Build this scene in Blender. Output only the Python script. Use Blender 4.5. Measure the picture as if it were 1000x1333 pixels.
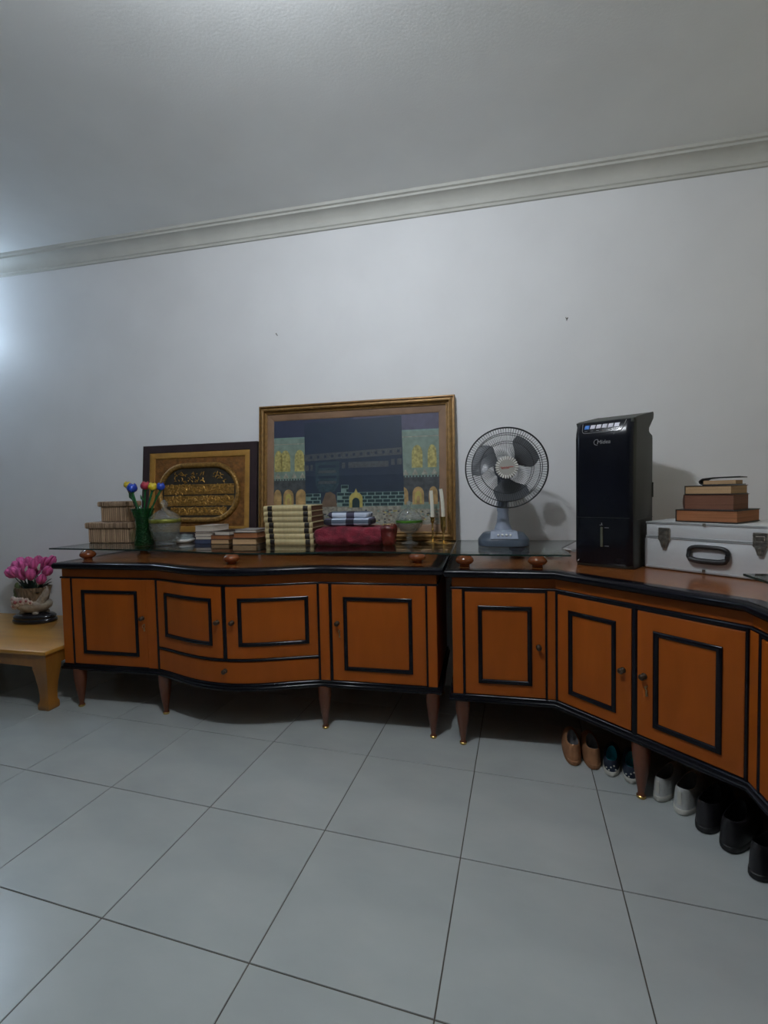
import bpy, bmesh, math, random
from mathutils import Vector, Matrix
random.seed(7)
R = math.radians
scene = bpy.context.scene
COL = scene.collection
for o in list(bpy.data.objects):
    bpy.data.objects.remove(o)

# ------------------------------------------------------------------ camera
CAM_H, F_PX, PITCH, ROLL, YAW = 1.2508, 600.92, 0.0446, -0.0213, -0.2869 + R(4.5)
fw = Vector((math.sin(YAW) * math.cos(PITCH), math.cos(YAW) * math.cos(PITCH), -math.sin(PITCH)))
rt0 = Vector((math.cos(YAW), -math.sin(YAW), 0)); up0 = rt0.cross(fw)
rt = rt0 * math.cos(ROLL) + up0 * math.sin(ROLL)
upv = -rt0 * math.sin(ROLL) + up0 * math.cos(ROLL)
EYE = Vector((0, 0, CAM_H))
cd = bpy.data.cameras.new('camera'); cam = bpy.data.objects.new('camera', cd); COL.objects.link(cam)
m = Matrix.Identity(4)
for i in range(3):
    m[i][0] = rt[i]; m[i][1] = upv[i]; m[i][2] = -fw[i]; m[i][3] = EYE[i]
cam.matrix_world = m
cd.sensor_fit = 'HORIZONTAL'; cd.sensor_width = 36; cd.lens = 36 * F_PX / 1000
cd.clip_start = 0.05; cd.clip_end = 60
scene.camera = cam

# ------------------------------------------------------------------ world and exposure
w = bpy.data.worlds.new('world'); scene.world = w; w.use_nodes = True
w.node_tree.nodes['Background'].inputs[0].default_value = (0.55, 0.65, 0.8, 1)
w.node_tree.nodes['Background'].inputs[1].default_value = 0.05
vs = scene.view_settings
vs.view_transform = 'Standard'; vs.look = 'None'; vs.gamma = 1; vs.use_curve_mapping = False
vs.exposure = 0.58
LAMP_STRENGTH = 400.0          # small globe on the ceiling
LEFT_STRENGTH = 170.0          # cool wall lamp beyond the yellow table

def ray(u, v):
    return rt * ((u - 500) / F_PX) + upv * ((666.5 - v) / F_PX) + fw
def atz(u, v, z):
    d = ray(u, v); return EYE + d * ((z - EYE.z) / d.z)
def aty(u, v, y):
    d = ray(u, v); return EYE + d * (y / d.y)

# ------------------------------------------------------------------ materials
def lin(c):
    out = []
    for x in c:
        x = x / 255.0
        out.append(x / 12.92 if x <= 0.04045 else ((x + 0.055) / 1.055) ** 2.4)
    return tuple(out)
MATS = {}
def mat(name, col, rough=.5, metal=0., spec=.5, var=.12, scale=12., stretch=(1, 1, 1), bump=0., bscale=None,
        coat=0., detail=4., trans=0., randv=0., col2=None, sheen=0.):
    if name in MATS: return MATS[name]
    mt = bpy.data.materials.new(name); mt.use_nodes = True
    nt = mt.node_tree; n = nt.nodes; l = nt.links
    b = n['Principled BSDF']
    tc = n.new('ShaderNodeTexCoord'); mp = n.new('ShaderNodeMapping'); mp.inputs['Scale'].default_value = stretch
    l.new(tc.outputs['Object'], mp.inputs['Vector'])
    nz = n.new('ShaderNodeTexNoise'); nz.inputs['Scale'].default_value = scale; nz.inputs['Detail'].default_value = detail
    l.new(mp.outputs[0], nz.inputs['Vector'])
    rp = n.new('ShaderNodeValToRGB'); rp.color_ramp.elements[0].position = .3; rp.color_ramp.elements[1].position = .7
    a = [max(0, x * (1 - var)) for x in col]; c2 = col2 if col2 else [min(1, x * (1 + var)) for x in col]
    rp.color_ramp.elements[0].color = (*a, 1); rp.color_ramp.elements[1].color = (*c2, 1)
    l.new(nz.outputs['Fac'], rp.inputs['Fac'])
    src = rp.outputs[0]
    if randv:
        oi = n.new('ShaderNodeObjectInfo'); hs = n.new('ShaderNodeHueSaturation')
        mr = n.new('ShaderNodeMapRange'); mr.inputs['To Min'].default_value = 1 - randv; mr.inputs['To Max'].default_value = 1 + randv
        l.new(oi.outputs['Random'], mr.inputs['Value']); l.new(mr.outputs[0], hs.inputs['Value']); l.new(src, hs.inputs['Color'])
        src = hs.outputs[0]
    l.new(src, b.inputs['Base Color'])
    b.inputs['Roughness'].default_value = rough; b.inputs['Metallic'].default_value = metal
    b.inputs['Specular IOR Level'].default_value = spec; b.inputs['Coat Weight'].default_value = coat
    b.inputs['Coat Roughness'].default_value = .12
    b.inputs['Transmission Weight'].default_value = trans
    b.inputs['Sheen Weight'].default_value = sheen
    if bump:
        nb = n.new('ShaderNodeTexNoise'); nb.inputs['Scale'].default_value = bscale or scale * 4; nb.inputs['Detail'].default_value = 3
        l.new(mp.outputs[0], nb.inputs['Vector'])
        bp = n.new('ShaderNodeBump'); bp.inputs['Strength'].default_value = bump; bp.inputs['Distance'].default_value = .004
        l.new(nb.outputs['Fac'], bp.inputs['Height']); l.new(bp.outputs[0], b.inputs['Normal'])
    MATS[name] = mt; return mt
def emis(name, col, s):
    mt = bpy.data.materials.new(name); mt.use_nodes = True; b = mt.node_tree.nodes['Principled BSDF']
    b.inputs['Base Color'].default_value = (.8, .8, .8, 1)
    b.inputs['Emission Color'].default_value = (*col, 1); b.inputs['Emission Strength'].default_value = s
    return mt
def glass(name, tint, ior=1.5, rough=0., body=0., bodycol=(.5, .55, .58), bump=0., bscale=60.):
    """clear sheet or hollow glass: transparent with a Fresnel reflection, optionally a little cloudy body"""
    mt = bpy.data.materials.new(name); mt.use_nodes = True
    nt = mt.node_tree; n = nt.nodes; l = nt.links; n.clear()
    out = n.new('ShaderNodeOutputMaterial'); mx = n.new('ShaderNodeMixShader'); tr = n.new('ShaderNodeBsdfTransparent')
    gl = n.new('ShaderNodeBsdfGlossy'); lw = n.new('ShaderNodeLayerWeight'); pw = n.new('ShaderNodeMath'); pw.operation = 'POWER'; pw.inputs[1].default_value = 5; fr = n.new('ShaderNodeMapRange')
    tr.inputs[0].default_value = (*tint, 1); gl.inputs['Roughness'].default_value = rough; fr.inputs['To Min'].default_value = ((ior - 1) / (ior + 1)) ** 2; l.new(lw.outputs['Facing'], pw.inputs[0]); l.new(pw.outputs[0], fr.inputs['Value'])
    base = tr.outputs[0]
    if body:
        df = n.new('ShaderNodeBsdfDiffuse'); df.inputs[0].default_value = (*bodycol, 1)
        tl = n.new('ShaderNodeBsdfTranslucent'); tl.inputs[0].default_value = (*bodycol, 1)
        m1 = n.new('ShaderNodeMixShader'); m1.inputs[0].default_value = .5; l.new(df.outputs[0], m1.inputs[1]); l.new(tl.outputs[0], m1.inputs[2])
        m2 = n.new('ShaderNodeMixShader'); m2.inputs[0].default_value = body; l.new(base, m2.inputs[1]); l.new(m1.outputs[0], m2.inputs[2]); base = m2.outputs[0]
    if bump:
        tc = n.new('ShaderNodeTexCoord'); vz = n.new('ShaderNodeTexVoronoi'); vz.inputs['Scale'].default_value = bscale
        l.new(tc.outputs['Object'], vz.inputs['Vector']); bp = n.new('ShaderNodeBump'); bp.inputs['Strength'].default_value = bump
        bp.inputs['Distance'].default_value = .006
        l.new(vz.outputs['Distance'], bp.inputs['Height']); l.new(bp.outputs[0], gl.inputs['Normal']); l.new(bp.outputs[0], lw.inputs['Normal'])
    l.new(fr.outputs[0], mx.inputs[0]); l.new(base, mx.inputs[1]); l.new(gl.outputs[0], mx.inputs[2]); l.new(mx.outputs[0], out.inputs[0])
    MATS[name] = mt; return mt

m_wall = mat('wall_paint', (.80, .808, .825), rough=.55, spec=.35, var=.025, scale=3, bump=.06, bscale=160)
m_ceil = mat('ceiling_paint', (.84, .855, .85), rough=.7, spec=.3, var=.03, scale=2.5, bump=.12, bscale=90)
m_cream = mat('cream_paint', (.66, .60, .46), rough=.6, spec=.3, var=.03, scale=3)
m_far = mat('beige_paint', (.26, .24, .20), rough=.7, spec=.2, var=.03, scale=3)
m_crown = mat('plaster', (.58, .58, .54), rough=.65, spec=.3, var=.05, scale=5, bump=.05, bscale=80)
m_tile = mat('ceramic_tile', (.37, .405, .40), rough=.24, spec=.4, var=.07, scale=2.2, stretch=(1, 2.2, 1), bump=.01, randv=.03, col2=(.41, .44, .43), detail=7)
m_grout = mat('grout', (.075, .065, .05), rough=.9, var=.4, scale=9)
m_wood = mat('orange_veneer', (.31, .071, .0062), rough=.45, spec=.2, var=.10, scale=5, stretch=(3, 3, .6), coat=.03, bump=.015)
m_topw = mat('brown_top_veneer', (.24, .075, .017), rough=.25, var=.14, scale=4, stretch=(.7, 5, 3), coat=.35)
m_leg = mat('leg_wood', (.12, .030, .009), rough=.38, var=.15, scale=8, stretch=(3, 3, .7), coat=.3)
m_blk = mat('black_lacquer', (.004, .004, .007), rough=.2, var=.3, scale=10, coat=.0, spec=.22)
m_brass = mat('brass', (.62, .42, .14), rough=.25, metal=1, var=.1, scale=30)
m_darkmetal = mat('dark_bronze', (.05, .03, .018), rough=.35, metal=.6, var=.3, scale=40)
m_key = mat('key_metal', (.4, .3, .16), rough=.35, metal=.9, var=.2, scale=40)
m_yel = mat('yellow_pine', (.42, .20, .03), rough=.35, var=.12, scale=3.5, stretch=(.8, 5, 4), coat=.3)
m_yel2 = mat('amber_pine', (.27, .11, .018), rough=.35, var=.2, scale=4, stretch=(4, 4, .8), coat=.3)
m_ball = mat('turned_ball_wood', (.22, .055, .015), rough=.22, var=.15, scale=9, coat=.5)
g_sheet = glass('sheet_glass', (.90, .95, .93), ior=1.5)
g_edge = mat('sheet_glass_edge', (.012, .03, .026), rough=.15, var=.1, scale=6)
g_pane = glass('picture_pane', (.97, .98, .98), ior=1.45)
g_cut = glass('cut_crystal', (.92, .95, .95), ior=1.9, rough=.04, body=.14, bodycol=(.66, .74, .77), bump=1., bscale=75)
g_green = glass('green_glass', (.30, .66, .38), ior=1.6, rough=.04, body=.25, bodycol=(.02, .13, .045), bump=.7, bscale=70)
m_white = mat('white_plastic', (.75, .74, .72), rough=.4, var=.04, scale=10)

# ------------------------------------------------------------------ mesh helpers
def B(): return bmesh.new()
def box(bm, c, s, bev=0., rz=0., mi=0, rx=0., ry=0., seg=1):
    M = Matrix.Translation(c) @ Matrix.Rotation(rz, 4, 'Z') @ Matrix.Rotation(ry, 4, 'Y') @ Matrix.Rotation(rx, 4, 'X') @ Matrix.Diagonal((*s, 1))
    r = bmesh.ops.create_cube(bm, size=1, matrix=M)
    vs_ = r['verts']
    if bev:
        es = list({e for v in vs_ for e in v.link_edges})
        rr = bmesh.ops.bevel(bm, geom=es, offset=bev, segments=seg, affect='EDGES', profile=.5)
        fs = rr['faces']
        allf = {f for v in rr['verts'] for f in v.link_faces}
        for f in allf: f.material_index = mi
    else:
        for f in {f for v in vs_ for f in v.link_faces}: f.material_index = mi
def prism(bm, pts, z0, z1, mi=0, mi_side=None):
    a = [bm.verts.new((x, y, z0)) for x, y in pts]; b = [bm.verts.new((x, y, z1)) for x, y in pts]
    n = len(pts)
    f = bm.faces.new(a); f.material_index = mi
    f = bm.faces.new(b); f.material_index = mi
    for i in range(n):
        f = bm.faces.new((a[i], a[(i + 1) % n], b[(i + 1) % n], b[i])); f.material_index = mi if mi_side is None else mi_side
def loft(bm, rings, mi=0, cap=True, closed=True):
    vv = [[bm.verts.new(p) for p in r] for r in rings]
    for a, b in zip(vv, vv[1:]):
        n = len(a)
        for i in range(n if closed else n - 1):
            try:
                f = bm.faces.new((a[i], a[(i + 1) % n], b[(i + 1) % n], b[i])); f.material_index = mi
            except ValueError: pass
    if cap:
        for r in (vv[0], vv[-1]):
            f = bm.faces.new(r); f.material_index = mi
def lathe(bm, prof, n=24, c=(0, 0, 0), sx=1., sy=1., mi=0, wob=None, cap=True):
    rings = []
    for k, (r, z) in enumerate(prof):
        ring = []
        for i in range(n):
            a = 2 * math.pi * i / n; rr = max(r, 1e-4)
            if wob: rr *= wob(a, z)
            ring.append((c[0] + rr * math.cos(a) * sx, c[1] + rr * math.sin(a) * sy, c[2] + z))
        rings.append(ring)
    loft(bm, rings, mi, cap)
def tube(bm, pts, r, n=8, mi=0):
    pts = [Vector(p) for p in pts]; rs = r if isinstance(r, (list, tuple)) else [r] * len(pts)
    rings = []; u = None
    for i, p in enumerate(pts):
        a = pts[max(0, i - 1)]; b = pts[min(len(pts) - 1, i + 1)]; t = (b - a).normalized()
        if u is None:
            u = t.cross(Vector((0, 0, 1)))
            if u.length < 1e-3: u = t.cross(Vector((1, 0, 0)))
        u = (u - t * u.dot(t)).normalized(); v = t.cross(u)
        rings.append([p + (u * math.cos(2 * math.pi * k / n) + v * math.sin(2 * math.pi * k / n)) * max(rs[i], 1e-4) for k in range(n)])
    loft(bm, rings, mi)
def torus(bm, c, axis, Rr, r, N=32, n=6, mi=0):
    axis = Vector(axis).normalized(); u = axis.orthogonal().normalized(); v = axis.cross(u); c = Vector(c)
    rings = []
    for i in range(N + 1):
        a = 2 * math.pi * (i % N) / N; d = u * math.cos(a) + v * math.sin(a)
        rings.append([c + d * Rr + (d * math.cos(2 * math.pi * k / n) + axis * math.sin(2 * math.pi * k / n)) * r for k in range(n)])
    loft(bm, rings, mi, cap=False)
def ball(bm, c, r, s=(1, 1, 1), u=14, v=9, mi=0):
    bmesh_r = bmesh.ops.create_uvsphere(bm, u_segments=u, v_segments=v, radius=r, matrix=Matrix.Translation(c) @ Matrix.Diagonal((*s, 1)))
    for f in {f for vv in bmesh_r['verts'] for f in vv.link_faces}: f.material_index = mi
def offset_poly(pts, o):
    out = []
    for i, p in enumerate(pts):
        p = Vector(p); ns = []
        for a, b in ((i - 1, i), (i, i + 1)):
            if a >= 0 and b < len(pts):
                d = (Vector(pts[b]) - Vector(pts[a])).normalized(); ns.append(Vector((d.y, -d.x)))
        if len(ns) == 1: out.append(p + ns[0] * o)
        else:
            k = 1 + ns[0].dot(ns[1]); out.append(p + (ns[0] + ns[1]) * (o / max(k, .3)))
    return out
def sweep(bm, pts, prof, mi=0):
    cols = [offset_poly(pts, o) for o, z in prof]
    rings = [[(cols[k][i].x, cols[k][i].y, prof[k][1]) for k in range(len(prof))] for i in range(len(pts))]
    loft(bm, rings, mi)
def link(name, me, mats):
    o = bpy.data.objects.new(name, me); COL.objects.link(o)
    for mt in (mats if isinstance(mats, (list, tuple)) else [mats]): me.materials.append(mt)
    return o
ROOTM = {}
def obj(name, bm, mats, parent=None, smooth=None, world=False, label=None, weld=False):
    if world and parent is not None: bm.transform(ROOTM[parent.name].inverted())
    if weld: bmesh.ops.remove_doubles(bm, verts=bm.verts, dist=1e-5)
    bmesh.ops.recalc_face_normals(bm, faces=bm.faces)
    me = bpy.data.meshes.new(name); bm.to_mesh(me); bm.free()
    if smooth:
        me.polygons.foreach_set('use_smooth', [True] * len(me.polygons)); me.set_sharp_from_angle(angle=R(smooth))
    o = link(name, me, mats)
    if parent is not None:
        o.parent = parent; ROOTM[o.name] = ROOTM[parent.name]
    else: ROOTM[o.name] = Matrix.Identity(4)
    if label: o['label'] = label
    return o
def thing(name, label, cat, loc=(0, 0, 0), rz=0., group=None, rx=0.):
    o = bpy.data.objects.new(name, None); COL.objects.link(o); o.empty_display_size = .05
    o.location = loc; o.rotation_euler = (rx, 0, rz)
    ROOTM[o.name] = Matrix.Translation(loc) @ Matrix.Rotation(rz, 4, 'Z') @ Matrix.Rotation(rx, 4, 'X')
    o['label'] = label; o['category'] = cat
    if group: o['group'] = group
    return o
def tag(o, label, cat, group=None):
    o['label'] = label; o['category'] = cat
    if group: o['group'] = group
    return o
def place(o, loc, rz=0.):
    o.location = loc; o.rotation_euler = (0, 0, rz); ROOTM[o.name] = Matrix.Translation(loc) @ Matrix.Rotation(rz, 4, 'Z'); return o

# ------------------------------------------------------------------ the room
WY = 2.92; XL, XR, YF = -6.5, 1.60, -5.5; CZ = 3.045
def struct(name, bm, mt, smooth=None):
    o = obj(name, bm, mt, smooth=smooth); o['kind'] = 'structure'; return o
b = B(); box(b, ((XL + XR) / 2, WY + .06, CZ / 2), (XR - XL + .24, .12, CZ)); struct('wall_back', b, m_wall)
b = B(); box(b, (XR + .06, (WY + YF) / 2, CZ / 2), (.12, WY - YF, CZ)); struct('wall_right', b, m_cream)
b = B(); box(b, (XL - .06, (WY + YF) / 2, CZ / 2), (.12, WY - YF, CZ)); struct('wall_left', b, m_far)
b = B(); box(b, ((XL + XR) / 2, YF - .06, CZ / 2), (XR - XL + .24, .12, CZ)); struct('wall_front', b, m_far)
b = B(); box(b, ((XL + XR) / 2, (WY + YF) / 2, CZ + .06), (XR - XL + .24, WY - YF + .24, .12)); struct('ceiling', b, m_ceil)
crown = [(0, -.108), (.014, -.108), (.016, -.094), (.024, -.09)]
for k in range(7):
    a = R(90) * k / 6; crown.append((.024 + .066 * (1 - math.cos(a)), -.09 + .062 * math.sin(a)))
crown += [(.096, -.028), (.098, -.016), (.112, -.014), (.118, 0), (0, 0)]
crown = [(o, z + CZ) for o, z in crown]
for nm, pts in (('trim_1', [(XR, WY), (XL, WY)]), ('trim_2', [(XR, YF), (XR, WY)]), ('trim_3', [(XL, WY), (XL, YF)])):
    b = B(); sweep(b, pts, [(-o, z) for o, z in crown]); struct(nm, b, m_crown, 30)

# floor: grout bed with every tile a piece of its own
b = B(); box(b, ((XL + XR) / 2, (WY + YF) / 2, -.0525), (XR - XL, WY - YF, .1)); floor = struct('floor', b, m_grout)
TO = Vector((-2.117, 1.191)); e1 = Vector((math.cos(R(-4.5)), math.sin(R(-4.5)))); e2 = Vector((-e1.y, e1.x)); TS = .5; G = .0017
def clip(poly):
    for ax, lim, sgn in ((0, XL, 1), (0, XR, -1), (1, YF, 1), (1, WY, -1)):
        out = []
        for i in range(len(poly)):
            p, q = poly[i], poly[(i + 1) % len(poly)]
            dp, dq = (p[ax] - lim) * sgn, (q[ax] - lim) * sgn
            if dp >= 0: out.append(p)
            if dp * dq < 0: out.append(p + (q - p) * (dp / (dp - dq)))
        poly = out
        if not poly: return []
    return poly
tile_me = None; far = B()
for i in range(-11, 12):
    for j in range(-17, 6):
        p0 = TO + e1 * (TS * i) + e2 * (TS * j)
        cs = [p0 + e1 * G + e2 * G, p0 + e1 * (TS - G) + e2 * G, p0 + e1 * (TS - G) + e2 * (TS - G), p0 + e1 * G + e2 * (TS - G)]
        cl = clip(cs)
        if len(cl) < 3: continue
        ctr = p0 + (e1 + e2) * (TS / 2)
        if ctr.y < -.9 or ctr.x < -4.6:
            prism(far, [tuple(p) for p in cl], -.008, 0); continue
        full = len(cl) == 4 and all((a - c).length < 1e-6 for a, c in zip(cl, cs))
        if full and tile_me is not None:
            t = bpy.data.objects.new('tile', tile_me); COL.objects.link(t)
        else:
            b = B(); loc = [Vector(((p - ctr).dot(e1), (p - ctr).dot(e2))) for p in cl]
            area = sum(a.x * c.y - c.x * a.y for a, c in zip(loc, loc[1:] + loc[:1]))
            if abs(area) < 1e-3: b.free(); continue
            rings = [[(p.x, p.y, -.008) for p in loc], [(p.x, p.y, -.0012) for p in loc], [(p.x * .9965, p.y * .9965, 0) for p in loc]]
            loft(b, rings); t = obj('tile', b, m_tile)
            if full: tile_me = t.data
        t.location = (ctr.x, ctr.y, 0); t.rotation_euler = (0, 0, R(-4.5)); t.parent = floor
t = obj('tile_field', far, m_tile); t.parent = floor; t['kind'] = 'stuff'

# ------------------------------------------------------------------ lamps of the room
m_bulb = emis('lamp_bulb_light', (.89, .94, 1.0), LAMP_STRENGTH)
LX, LY = -.60, .92
lamp = thing('ceiling_lamp', 'small white globe light on the ceiling', 'lamp', (LX, LY, CZ))
b = B(); lathe(b, [(.05, 0), (.05, -.012), (.03, -.022), (.026, -.046), (0, -.046)], 24); obj('socket', b, m_white, lamp, 40)
b = B(); lathe(b, [(.0, -.0465)] + [(.058 * math.sin(R(a)), -.103 + .058 * math.cos(R(a))) for a in range(22, 180, 18)] + [(0, -.161)], 20); obj('diffuser', b, m_bulb, lamp, 60)
m_bulb2 = emis('wall_lamp_light', (.62, .80, 1.0), LEFT_STRENGTH)
wl = thing('wall_lamp', 'cool white wall lamp on the back wall above the yellow table', 'lamp', (-4.12, WY, 2.60))
b = B(); box(b, (0, -.012, 0), (.10, .024, .16), .006); box(b, (0, -.05, -.03), (.03, .07, .03), .004); obj('bracket', b, m_white, wl)
b = B(); bmesh.ops.create_icosphere(b, subdivisions=2, radius=.05, matrix=Matrix.Translation((0, -.13, 0))); obj('bulb', b, m_bulb2, wl, 60)

# nails left in the wall
for u, v, lb in ((360.5, 436, 'bent dark nail in the wall high above the large gilt picture'), (738, 416, 'bent dark nail in the wall high above the black air cooler')):
    p = aty(u, v, WY - .01); b = B()
    tube(b, [(0, .012, 0), (0, -.006, 0), (.002, -.016, .004)], [.002, .002, .0035], 6)
    if u > 500: tube(b, [(0, -.004, 0), (-.008, -.006, .012)], .0015, 5)
    o = tag(obj('nail', b, m_darkmetal), lb, 'nail'); o.location = (p.x, WY - .01, p.z)

# ------------------------------------------------------------------ cabinet front helpers
class Front:
    def __init__(s, p, n): s.p = p; s.n = n
    def at(s, t, o, z):
        x, y = s.p(t); nx, ny = s.n(t); return (x + nx * o, y + ny * o, z)
def straight(p0, p1):
    p0 = Vector(p0); p1 = Vector(p1); d = (p1 - p0).normalized(); nn = (d.y, -d.x)
    return Front(lambda t: tuple(p0 + d * t), lambda t: nn)
def slab(bm, F, s0, s1, z0, z1, o0, o1, n=1, ch=0., mi=0):
    rings = []
    for i in range(n + 1):
        t = s0 + (s1 - s0) * i / n
        q = [(o0, z0), (o1 - ch, z0), (o1, z0 + ch), (o1, z1 - ch), (o1 - ch, z1), (o0, z1)] if ch else [(o0, z0), (o1, z0), (o1, z1), (o0, z1)]
        rings.append([F.at(t, o, z) for o, z in q])
    loft(bm, rings, mi)
def vbar(bm, F, sc, wd, z0, z1, o0, o1):
    h = wd / 2; q = [(-h, o0), (-h, o1 - h * .5), (-h * .5, o1), (h * .5, o1), (h, o1 - h * .5), (h, o0)]
    loft(bm, [[F.at(sc + ds, o, z) for ds, o in q] for z in (z0, z1)])
RINGP = [(0, 0), (0, .004), (.004, .008), (.011, .009), (.017, .006), (.0205, .001), (.0205, 0)]
def ring(bm, F, s0, s1, z0, z1, base, n=1, prof=RINGP):
    st = [('b', i / n) for i in range(n)] + [('r', 0)] + [('t', i / n) for i in range(n)] + [('l', 0)]
    rings = []
    for side, f in st + st[:1]:
        rr = []
        for d, o in prof:
            a0, a1, c0, c1 = s0 + d, s1 - d, z0 + d, z1 - d
            if side == 'b': t, z = a0 + (a1 - a0) * f, c0
            elif side == 'r': t, z = a1, c0
            elif side == 't': t, z = a1 - (a1 - a0) * f, c1
            else: t, z = a0, c1
            rr.append(F.at(t, base + o, z))
        rings.append(rr)
    loft(bm, rings, cap=False, closed=False)
def knob(parent, F, t, z, base, key=False):
    b = B(); P = lambda o, dz=0: F.at(t, base + o, z + dz)
    tube(b, [P(-.002), P(.004), P(.008), P(.014), P(.021), P(.026), P(.028)], [.013, .012, .006, .007, .0125, .010, .002], 12)
    obj('knob', b, m_darkmetal, parent, 50, world=True)
    if key:
        b = B(); zz = z - .045
        torus(b, F.at(t + .012, base + .010, zz), (1, 0, 0.4), .009, .0014, 14, 5)
        tube(b, [F.at(t + .012, base + .001, zz + .010), F.at(t + .012, base + .013, zz + .009)], .003, 6)
        tube(b, [F.at(t + .012, base + .008, zz - .008), F.at(t + .013, base + .006, zz - .028)], [.0025, .0045], 6)
        obj('key', b, m_key, parent, 50, world=True, label='small brass key on a ring in the lock')
def door(root, F, s0, s1, z0, z1, ps0, ps1, pz0, pz1, kt, kz, key=False, n=1, name='door', r=True):
    b = B(); slab(b, F, s0, s1, z0, z1, -.004, .008, n, .0025)
    d = obj(name, b, m_wood, root, 30, world=True)
    if r:
        b = B(); ring(b, F, ps0, ps1, pz0, pz1, .008, n); obj('panel_moulding', b, m_blk, d, 40, world=True)
    knob(d, F, kt, kz, .008, key)
    return d
def cab_leg(root, x, y, h=.236):
    b = B()
    lathe(b, [(.014, 0), (.0165, .004), (.0165, .012), (.012, .02), (.013, .03), (.019, .065), (.026, .11), (.033, .165), (.035, .20), (.035, h)], 16, (x, y, 0))
    l = obj('leg', b, m_leg, root, 40, world=True)
    b = B(); lathe(b, [(.0155, 0), (.0178, .003), (.0178, .011), (.0125, .016)], 16, (x, y, .0)); obj('brass_foot', b, m_brass, l, 40, world=True)
TOPZ = .87
EDGE = [(-.03, .832), (.016, .832), (.028, .835), (.034, .842), (.036, .852), (.034, .862), (.028, .869), (.016, .8715), (.004, .8705), (-.03, .8705)]
BASEM = [(-.03, .228), (.006, .228), (.016, .232), (.020, .240), (.018, .248), (.012, .251), (.012, .260), (.006, .267), (-.03, .267)]
BEAD = [(-.01, .776), (.006, .776), (.009, .779), (.009, .784), (.006, .787), (-.01, .787)]

# ------------------------------------------------------------------ sideboard with bowed middle
SX0, SX1, SY, SBACK, XC, HW, BOW = -2.45, -.223, 2.275, 2.88, -1.325, .50, .128
def sy(x):
    d = abs(x - XC); return SY - (BOW * math.cos(math.pi / 2 * d / HW) ** 1.3 if d < HW else 0)
def sn(x):
    g = (sy(x + .001) - sy(x - .001)) / .002; L = math.hypot(g, 1); return (g / L, -1 / L)
FS = Front(lambda x: (x, sy(x)), sn)
xs = [SX0] + [XC - HW + 2 * HW * i / 40 for i in range(41)] + [SX1]
front_pts = [(x, sy(x)) for x in xs]
wrap = [(SX0, SBACK)] + front_pts + [(SX1, SBACK)]
sb = thing('sideboard', 'long orange wood sideboard with black mouldings and a bowed middle', 'sideboard', (XC, 2.56, 0))
b = B(); prism(b, wrap, .235, .845); obj('body', b, m_wood, sb, world=True)
tp = [tuple(p) for p in offset_poly(wrap, .022)]
b = B(); prism(b, tp, .845, TOPZ); obj('top', b, m_topw, sb, world=True)
b = B(); sweep(b, wrap, EDGE); obj('edge_moulding', b, m_blk, sb, 50, world=True)
b = B(); sweep(b, wrap, BASEM); obj('base_moulding', b, m_blk, sb, 50, world=True)
b = B(); sweep(b, wrap, BEAD); obj('bead', b, m_blk, sb, 50, world=True)
for x0, x1 in ((SX0 + .001, -2.389), (-1.873, -1.815), (-.836, -.785), (-.268, SX1 - .001)):
    b = B(); slab(b, FS, x0, x1, .267, .776, -.004, .010, 3, .002); obj('pilaster', b, m_wood, sb, 30, world=True)
for x, wd in ((-2.382, .013), (-1.8055, .017), (-.8425, .011), (-.7765, .016), (-.2735, .010)):
    b = B(); vbar(b, FS, x, wd, .265, .778, -.004, .010); obj('upright_bead', b, m_blk, sb, 40, world=True)
b = B(); vbar(b, FS, -1.312, .022, .394, .778, -.004, .012); obj('upright_bead', b, m_blk, sb, 40, world=True)
b = B(); slab(b, FS, -1.797, -.848, .384, .398, -.004, .012, 28, .003); obj('rail', b, m_blk, sb, 40, world=True)
door(sb, FS, -2.374, -1.8765, .269, .775, -2.311, -1.934, .331, .711, -1.903, .556, True)
door(sb, FS, -.767, -.2795, .269, .775, -.706, -.346, .326, .711, -.740, .572, True)
door(sb, FS, -1.795, -1.3245, .399, .775, -1.735, -1.382, .464, .714, -1.350, .590, n=14)
door(sb, FS, -1.2995, -.849, .399, .775, -1.238, -.892, .464, .716, -1.268, .590, n=14)
door(sb, FS, -1.795, -.849, .269, .383, 0, 0, 0, 0, -1.315, .335, n=28, name='drawer', r=False)
for x in (-2.366, -1.789, -.825, -.251):
    cab_leg(sb, x, 2.285)
    cab_leg(sb, x, 2.80)

# ------------------------------------------------------------------ corner cabinet
PA, PB, PC = (.33, 2.225), (.862, 1.702), (.862, .72)
P0 = (-.144, 2.225)
cb = thing('corner_cabinet', 'orange corner cabinet with black mouldings and a slanted two door front', 'cabinet', (.75, 2.3, 0))
cw = [(P0[0], SBACK), P0, PA, PB, PC, (1.56, PC[1])]
cpoly = cw + [(1.56, SBACK)]
b = B(); prism(b, cpoly, .235, .845); obj('body', b, m_wood, cb, world=True)
b = B(); prism(b, [tuple(p) for p in offset_poly(cw, .022)] + [(1.56, SBACK)], .845, TOPZ); obj('top', b, m_topw, cb, world=True)
for nm, pr in (('edge_moulding', EDGE), ('base_moulding', BASEM), ('bead', [(o, z if z > .781 else z - .011) for o, z in BEAD])):
    b = B(); sweep(b, cw, pr); obj(nm, b, m_blk, cb, 50, world=True)
F1 = straight(P0, PA); F2 = straight(PA, PB); F3 = straight(PB, PC)
x0 = P0[0]
def pil(F, a, c):
    b = B(); slab(b, F, a, c, .267, .776, -.004, .010, 1, .002); obj('pilaster', b, m_wood, cb, 30, world=True)
def upb(F, s, wd):
    b = B(); vbar(b, F, s, wd, .265, .778, -.004, .012); obj('upright_bead', b, m_blk, cb, 40, world=True)
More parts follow.
